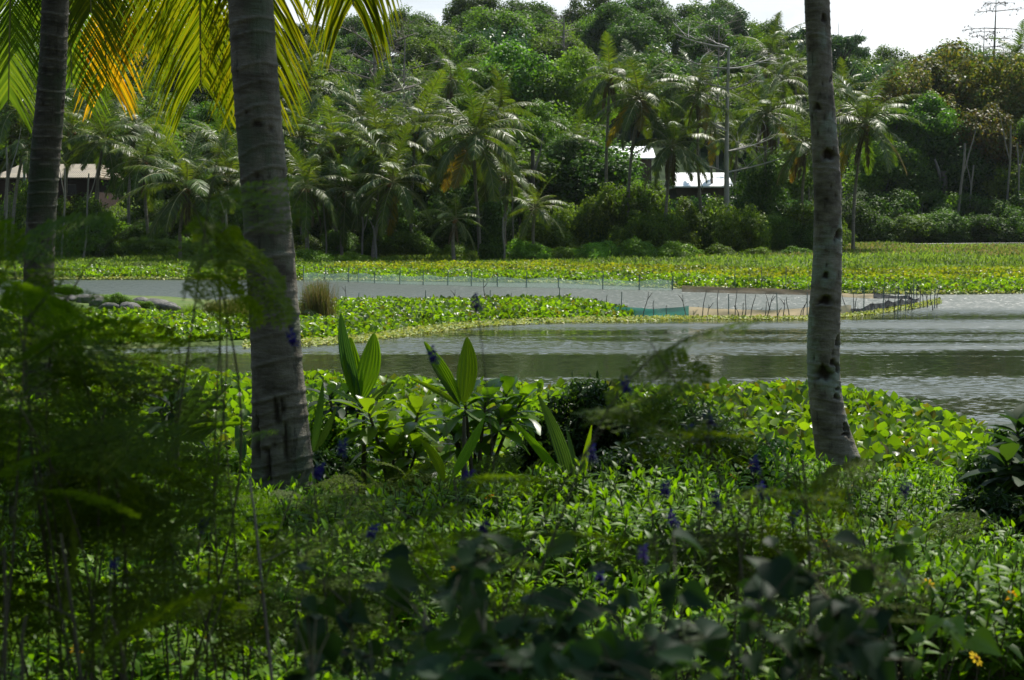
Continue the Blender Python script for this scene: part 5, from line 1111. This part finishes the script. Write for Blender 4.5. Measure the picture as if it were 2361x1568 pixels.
def feathery(base, Yb, targets, seed, label, per=7, size=1.0, name='feathery_shrub', mat='feather'):
    c = at(base[0], base[1], Yb); gz = float(terr(c[0], Yb)); t = thing(name, label, 'shrub', (c[0], Yb, gz)); rg = np.random.default_rng(seed); st, lv = [], []
    for (tx_, ty_, Yt) in targets:
        e = at(tx_, ty_, Yt) - np.array([c[0], Yb, gz]); q0 = rg.normal(0, .12, 2); P = wob(bez((q0[0], q0[1], 0), (e[0] * .35 + rg.normal(0, .25), e[1] * .35 + rg.normal(0, .1), e[2] * rg.uniform(.5, .9)), e, 16), .05, seed + int(tx_), 1.3); st.append(tube(P, np.linspace(.0042, .0014, 16), 6))
        for k in range(per):
            u = .68 + .32 * (k + rg.random()) / per; i = min(15, int(u * 15)); p = P[i]; a = rg.uniform(0, 6.28); el = rg.normal(.15, .45)
            fw = np.array([[math.cos(a) * math.cos(el), math.sin(a) * math.cos(el), math.sin(el)]]); up = np.array([[0, 0, 1.]]) + rg.normal(0, .4, (1, 3))
            b_ = BIP[k % 3]; lv.append(scatter(b_[0], b_[1], p[None], frames(up, fw), np.array([rg.uniform(.7, 1.25) * size])))
    obj('stem', mk('feathery stems', st, M['stem']), t); obj('foliage', mk('feathery foliage', lv, M[mat]), t)
rgf = random.Random(3)
def cl(cx_, cy_, rx_, ry_, Y0, Y1, n): return [(cx_ + rgf.gauss(0, rx_), cy_ + rgf.gauss(0, ry_), rgf.uniform(Y0, Y1)) for _ in range(n)]
feathery((150, 1500), 3.0, cl(90, 930, 80, 80, 2.6, 3.8, 5), 1, 'feathery shrub out of focus at the left edge, tallest of its kind', 6)
feathery((300, 1500), 3.2, cl(290, 760, 80, 70, 2.9, 3.9, 5), 2, 'feathery branches out of focus in front of the rocky spit', 6)
feathery((60, 1500), 2.8, cl(40, 620, 45, 110, 2.7, 3.7, 6), 3, 'feathery sprays crossing the shaded left trunk', 6)
feathery((380, 1560), 3.0, cl(330, 1020, 90, 50, 2.9, 3.9, 3), 4, 'low feathery shrub out of focus at lower left', 6)
feathery((100, 1560), 2.6, cl(50, 1200, 60, 60, 2.6, 3.2, 2), 5, 'dark feathery shrub in the lower left corner', 5)
feathery((430, 1560), 3.4, cl(400, 520, 60, 80, 3.1, 3.9, 3), 6, 'single pale feathery spray reaching toward the thick trunk', 5)
feathery((760, 1560), 3.2, cl(720, 1130, 90, 50, 3.0, 3.8, 4), 7, 'feathery shrub in front of the thick trunk foot', 6)
feathery((1350, 1560), 2.6, [(1590, 775, 2.6), (1540, 850, 2.7), (1500, 790, 2.7)], 8, 'long thin stem with feathery leaves rising over the water right of centre', 3)
feathery((1850, 1560), 2.8, [(1880, 1060, 2.8), (1950, 1090, 2.9), (1760, 1080, 2.8), (1690, 900, 2.7)], 9, 'sparse feathery sprays before the foot of the notched trunk', 3)
feathery((550, 1560), 2.8, cl(560, 1270, 90, 60, 2.8, 3.4, 1), 10, 'feathery sprays low in front left of centre', 5)
feathery((960, 1560), 3.0, cl(960, 1190, 120, 50, 2.9, 3.6, 3), 11, 'low feathery sprays below the glossy long-leaved shrub', 5)
feathery((200, 1620), 2.4, cl(160, 1440, 120, 40, 2.2, 2.7, 1), 12, 'feathery sprays along the bottom left edge', 4)
for k, (px, py, Y) in enumerate(((700, 1200, 7.4), (850, 1140, 7.9), (960, 1110, 8.2), (1180, 1150, 7.8), (1300, 1230, 7.0), (600, 1330, 6.4), (1620, 1230, 7.2), (1850, 1260, 7.0), (2080, 1240, 7.4), (300, 1220, 7.4))):
    rgw = random.Random(k); feathery((px, py + 60, ), Y, [(px + rgw.gauss(0, 45), py + rgw.gauss(-15, 25), Y + rgw.uniform(-.3, .3)) for _ in range(6)], 40 + k, f'low ferny weed, {ordw(k + 1)} of its kind among the yellow daisies', 5, 1.1, 'ferny_weed')
# tall bare stems
for k, (x0, y0, x1, y1, Y, lab) in enumerate(((575, 1105, 655, 1600, 3.2, 'tall brown bare stem in front of the thick trunk foot'), (140, 1230, 235, 1620, 2.6, 'dark bare stem at lower left'), (10, 1260, -10, 1620, 2.6, 'dark bare stem at the left edge'), (60, 1420, 30, 1640, 2.5, 'short dark bare stem in the lower left corner'), (1850, 1060, 1878, 1300, 3.4, 'thin dark stem before the notched trunk foot'), (980, 1400, 1020, 1620, 2.6, 'pale bare stem at the bottom centre'))):
    a = at(x1, y1, Y); e = at(x0, y0, Y); gz = float(terr(a[0], Y)); a2 = np.array([a[0], Y, gz]); t = thing('weed_stalk', lab, 'plant', tuple(a2)); rel = e - a2
    P = wob(bez((0, 0, 0), (a - a2) * .7 + rel * .2, rel, 16), .012, k, 1.5); st = [tube(P, np.linspace(.0055, .0028, 16), 7)]
    for j in (6, 9, 12): ee = P[j] + np.array([random.choice((-1, 1)) * .06, 0, .03]); st.append(tube([P[j], (P[j] + ee) / 2, ee], [.002, .0016, .001], 5))
    obj('stem', mk('bare stalk', st, M['greybark'] if k in (0, 5) else M['stem']), t)
# broad-leaved vine
HEART = blade([.20, .40, .41, .35, .25, .13, .01], .34, .38, cols=5)
def vine(base, Yb, leaves, seed, label, size=.052, mat='broad'):
    c = at(base[0], base[1], Yb); gz = float(terr(c[0], Yb)); t = thing('broadleaf_vine', label, 'plant', (c[0], Yb, gz)); rg = np.random.default_rng(seed); st, P, Nn, Fw, Sc = [], [], [], [], []
    E = np.array([at(x, y, Y) - np.array([c[0], Yb, gz]) for (x, y, Y) in leaves]); hub = E[rg.permutation(len(E))[:max(3, len(E) // 6)]]
    stems = [wob(bez((rg.uniform(-.12, .12), rg.uniform(-.1, .1), 0), (h_[0] * .4, h_[1] * .5, h_[2] * .7), h_, 18), .03, seed * 9 + q, 1.2) for q, h_ in enumerate(hub)]
    for Pp in stems: st.append(tube(Pp, np.linspace(.0038, .0012, 18), 5))
    for e in E:
        b_ = min(((np.linalg.norm(Pp[k_] - e), q, k_) for q, Pp in enumerate(stems) for k_ in range(7, 18)))
        a0 = stems[b_[1]][b_[2]]; e = a0 + (e - a0) * min(1, .16 / max(b_[0], .01)); st.append(tube([a0, (a0 + e) / 2 + np.array([0, 0, .008]), e], [.0014, .0011, .0009], 4))
        for q in range(2):
            a = rg.uniform(0, 6.28); el = rg.uniform(-1.0, .2); fw = np.array([math.cos(a) * math.cos(el), math.sin(a) * math.cos(el), math.sin(el)])
            P.append(e if q == 0 else a0 + rg.normal(0, .012, 3)); Fw.append(fw); Nn.append(np.array([0, -.4, .9]) + rg.normal(0, .5, 3)); Sc.append(size * rg.uniform(.5, 1.25) * (1 if q == 0 else .8))
    obj('stem', mk('vine stems', st, M['stem']), t); obj('foliage', mk('vine foliage', [scatter(HEART[0], HEART[1], np.array(P), frames(np.array(Nn), np.array(Fw)), np.array(Sc))], M[mat]), t)
vine((1250, 1700), 2.0, cl(1230, 1390, 150, 80, 1.8, 2.6, 46) + [(1120, 1265, 2.4), (1180, 1275, 2.4), (1330, 1340, 2.3), (1090, 1245, 2.5)], 1, 'out-of-focus broad-leaved vine at the bottom centre')
vine((1900, 1700), 1.9, cl(1920, 1420, 110, 75, 1.7, 2.4, 40) + [(1780, 1260, 2.3), (1830, 1290, 2.3), (1700, 1340, 2.3), (2050, 1370, 2.2), (2110, 1520, 2.0)], 2, 'out-of-focus broad-leaved vine at the lower right')
vine((1550, 1700), 2.0, cl(1560, 1500, 150, 55, 1.8, 2.3, 34), 3, 'out-of-focus broad leaves along the bottom right of centre')
vine((850, 1700), 2.0, cl(860, 1440, 120, 80, 2.0, 2.7, 26) + [(700, 1310, 2.6), (665, 1440, 2.4)], 4, 'out-of-focus broad leaves at the bottom left of centre')
vine((1250, 1700), 1.8, cl(1150, 1550, 220, 30, 1.7, 2.1, 30), 5, 'darkest blurred leaves along the bottom edge')
vine((2150, 1500), 3.0, [(2090, 1260, 3.0), (2070, 1250, 3.0), (2170, 1440, 2.9), (2190, 1430, 2.9), (2130, 1470, 2.8), (2240, 1470, 2.9)], 6, 'few pale green blurred leaves at right', .06, 'rosette')
vine((530, 900), 3.6, [(490, 515, 3.5), (520, 530, 3.5), (500, 560, 3.5), (470, 560, 3.6), (515, 590, 3.5)], 7, 'pale blurred leaves left of the thick trunk at mid height', .075, 'feather')

# purple flower spikes
SPK = []
rg = np.random.default_rng(8); m_ = 70; u = rg.random(m_); a = rg.uniform(0, 6.28, m_); q = np.stack([np.cos(a), np.sin(a), 0 * a], -1)
SP = mk('flower spike', [scatter(np.array([(0, 0, 0), (.3, .5, .1), (0, 1, 0), (-.3, .5, .1)]), np.array([(0, 1, 2, 3)]), q * .003 + np.array([0, 0, 1]) * (u * .028 - .012)[:, None], frames(rg.normal(0, 1, (m_, 3)) + np.array([0, 0, 1.2]), q + np.array([0, 0, .3])), rg.uniform(.006, .011, m_))], M['purple'])
FL = [(1100, 703, 3.0), (1000, 823, 3.0), (676, 783, 3.2), (1445, 893, 2.6), (1637, 970, 2.6), (1588, 1003, 2.9), (1365, 1050, 2.8), (1742, 1076, 3.0), (790, 1036, 3.0), (735, 1090, 2.7), (1075, 1103, 2.6), (1535, 1130, 2.9), (1650, 1156, 2.6), (1760, 1136, 2.7), (1828, 1197, 3.1), (2087, 1131, 2.9), (1117, 1218, 2.7), (858, 1230, 2.9), (468, 1212, 3.0), (262, 1310, 2.2), (1483, 1280, 2.2), (1383, 1328, 2.9), (1552, 1201, 3.1)]
for k, (px, py, Y) in enumerate(sorted(FL)):
    p = at(px, py, Y); bx = p[0] + random.uniform(-.12, .12); gz = float(terr(bx, Y)); t = thing('porterweed', f'thin-stemmed plant with a small violet flower head, {ordw(k + 1)} from the left', 'flower', (bx, Y, gz), 0, 'violet flowers on thin stems')
    rel = p - np.array([bx, Y, gz]); P = bez((0, 0, 0), (-rel[0] * .2, .02, rel[2] * .6), rel, 14)
    obj('stem', mk('flower stem', [tube(P, np.linspace(.0022, .0011, 14), 5)], M['stem']), t)
    obj('flower_spike', SP, t, tuple(rel), (random.uniform(-.4, .4), random.uniform(-.5, .5), 0), 1.0 * Y / 2.6)
    lp, nn, ff = [], [], []
    for j in range(3, 9):
        a = j * 1.7 + k; lp.append(P[j]); ff.append((math.cos(a), math.sin(a), .3)); nn.append((-.2 * math.cos(a), -.2 * math.sin(a), 1))
    obj('foliage', mk('stem leaves', [scatter(LEAF[0], LEAF[1], np.array(lp), frames(np.array(nn, float), np.array(ff)), np.full(6, .045))], M['feather']), t)

# put each of these Empties at the foot of its thing
def rebase(t, p):
    t.location = p
    for ch in t.children: ch.location = ch.location - Vector(p)
rebase(palmM, (-1.42, 9.0, 1.2)); rebase(palmL, (-4.1, 12.5, .7)); rebase(palmR, (3.0, 13.0, .6)); rebase(fen, tuple(map(float, (L_[7][0], L_[7][1], 0))))
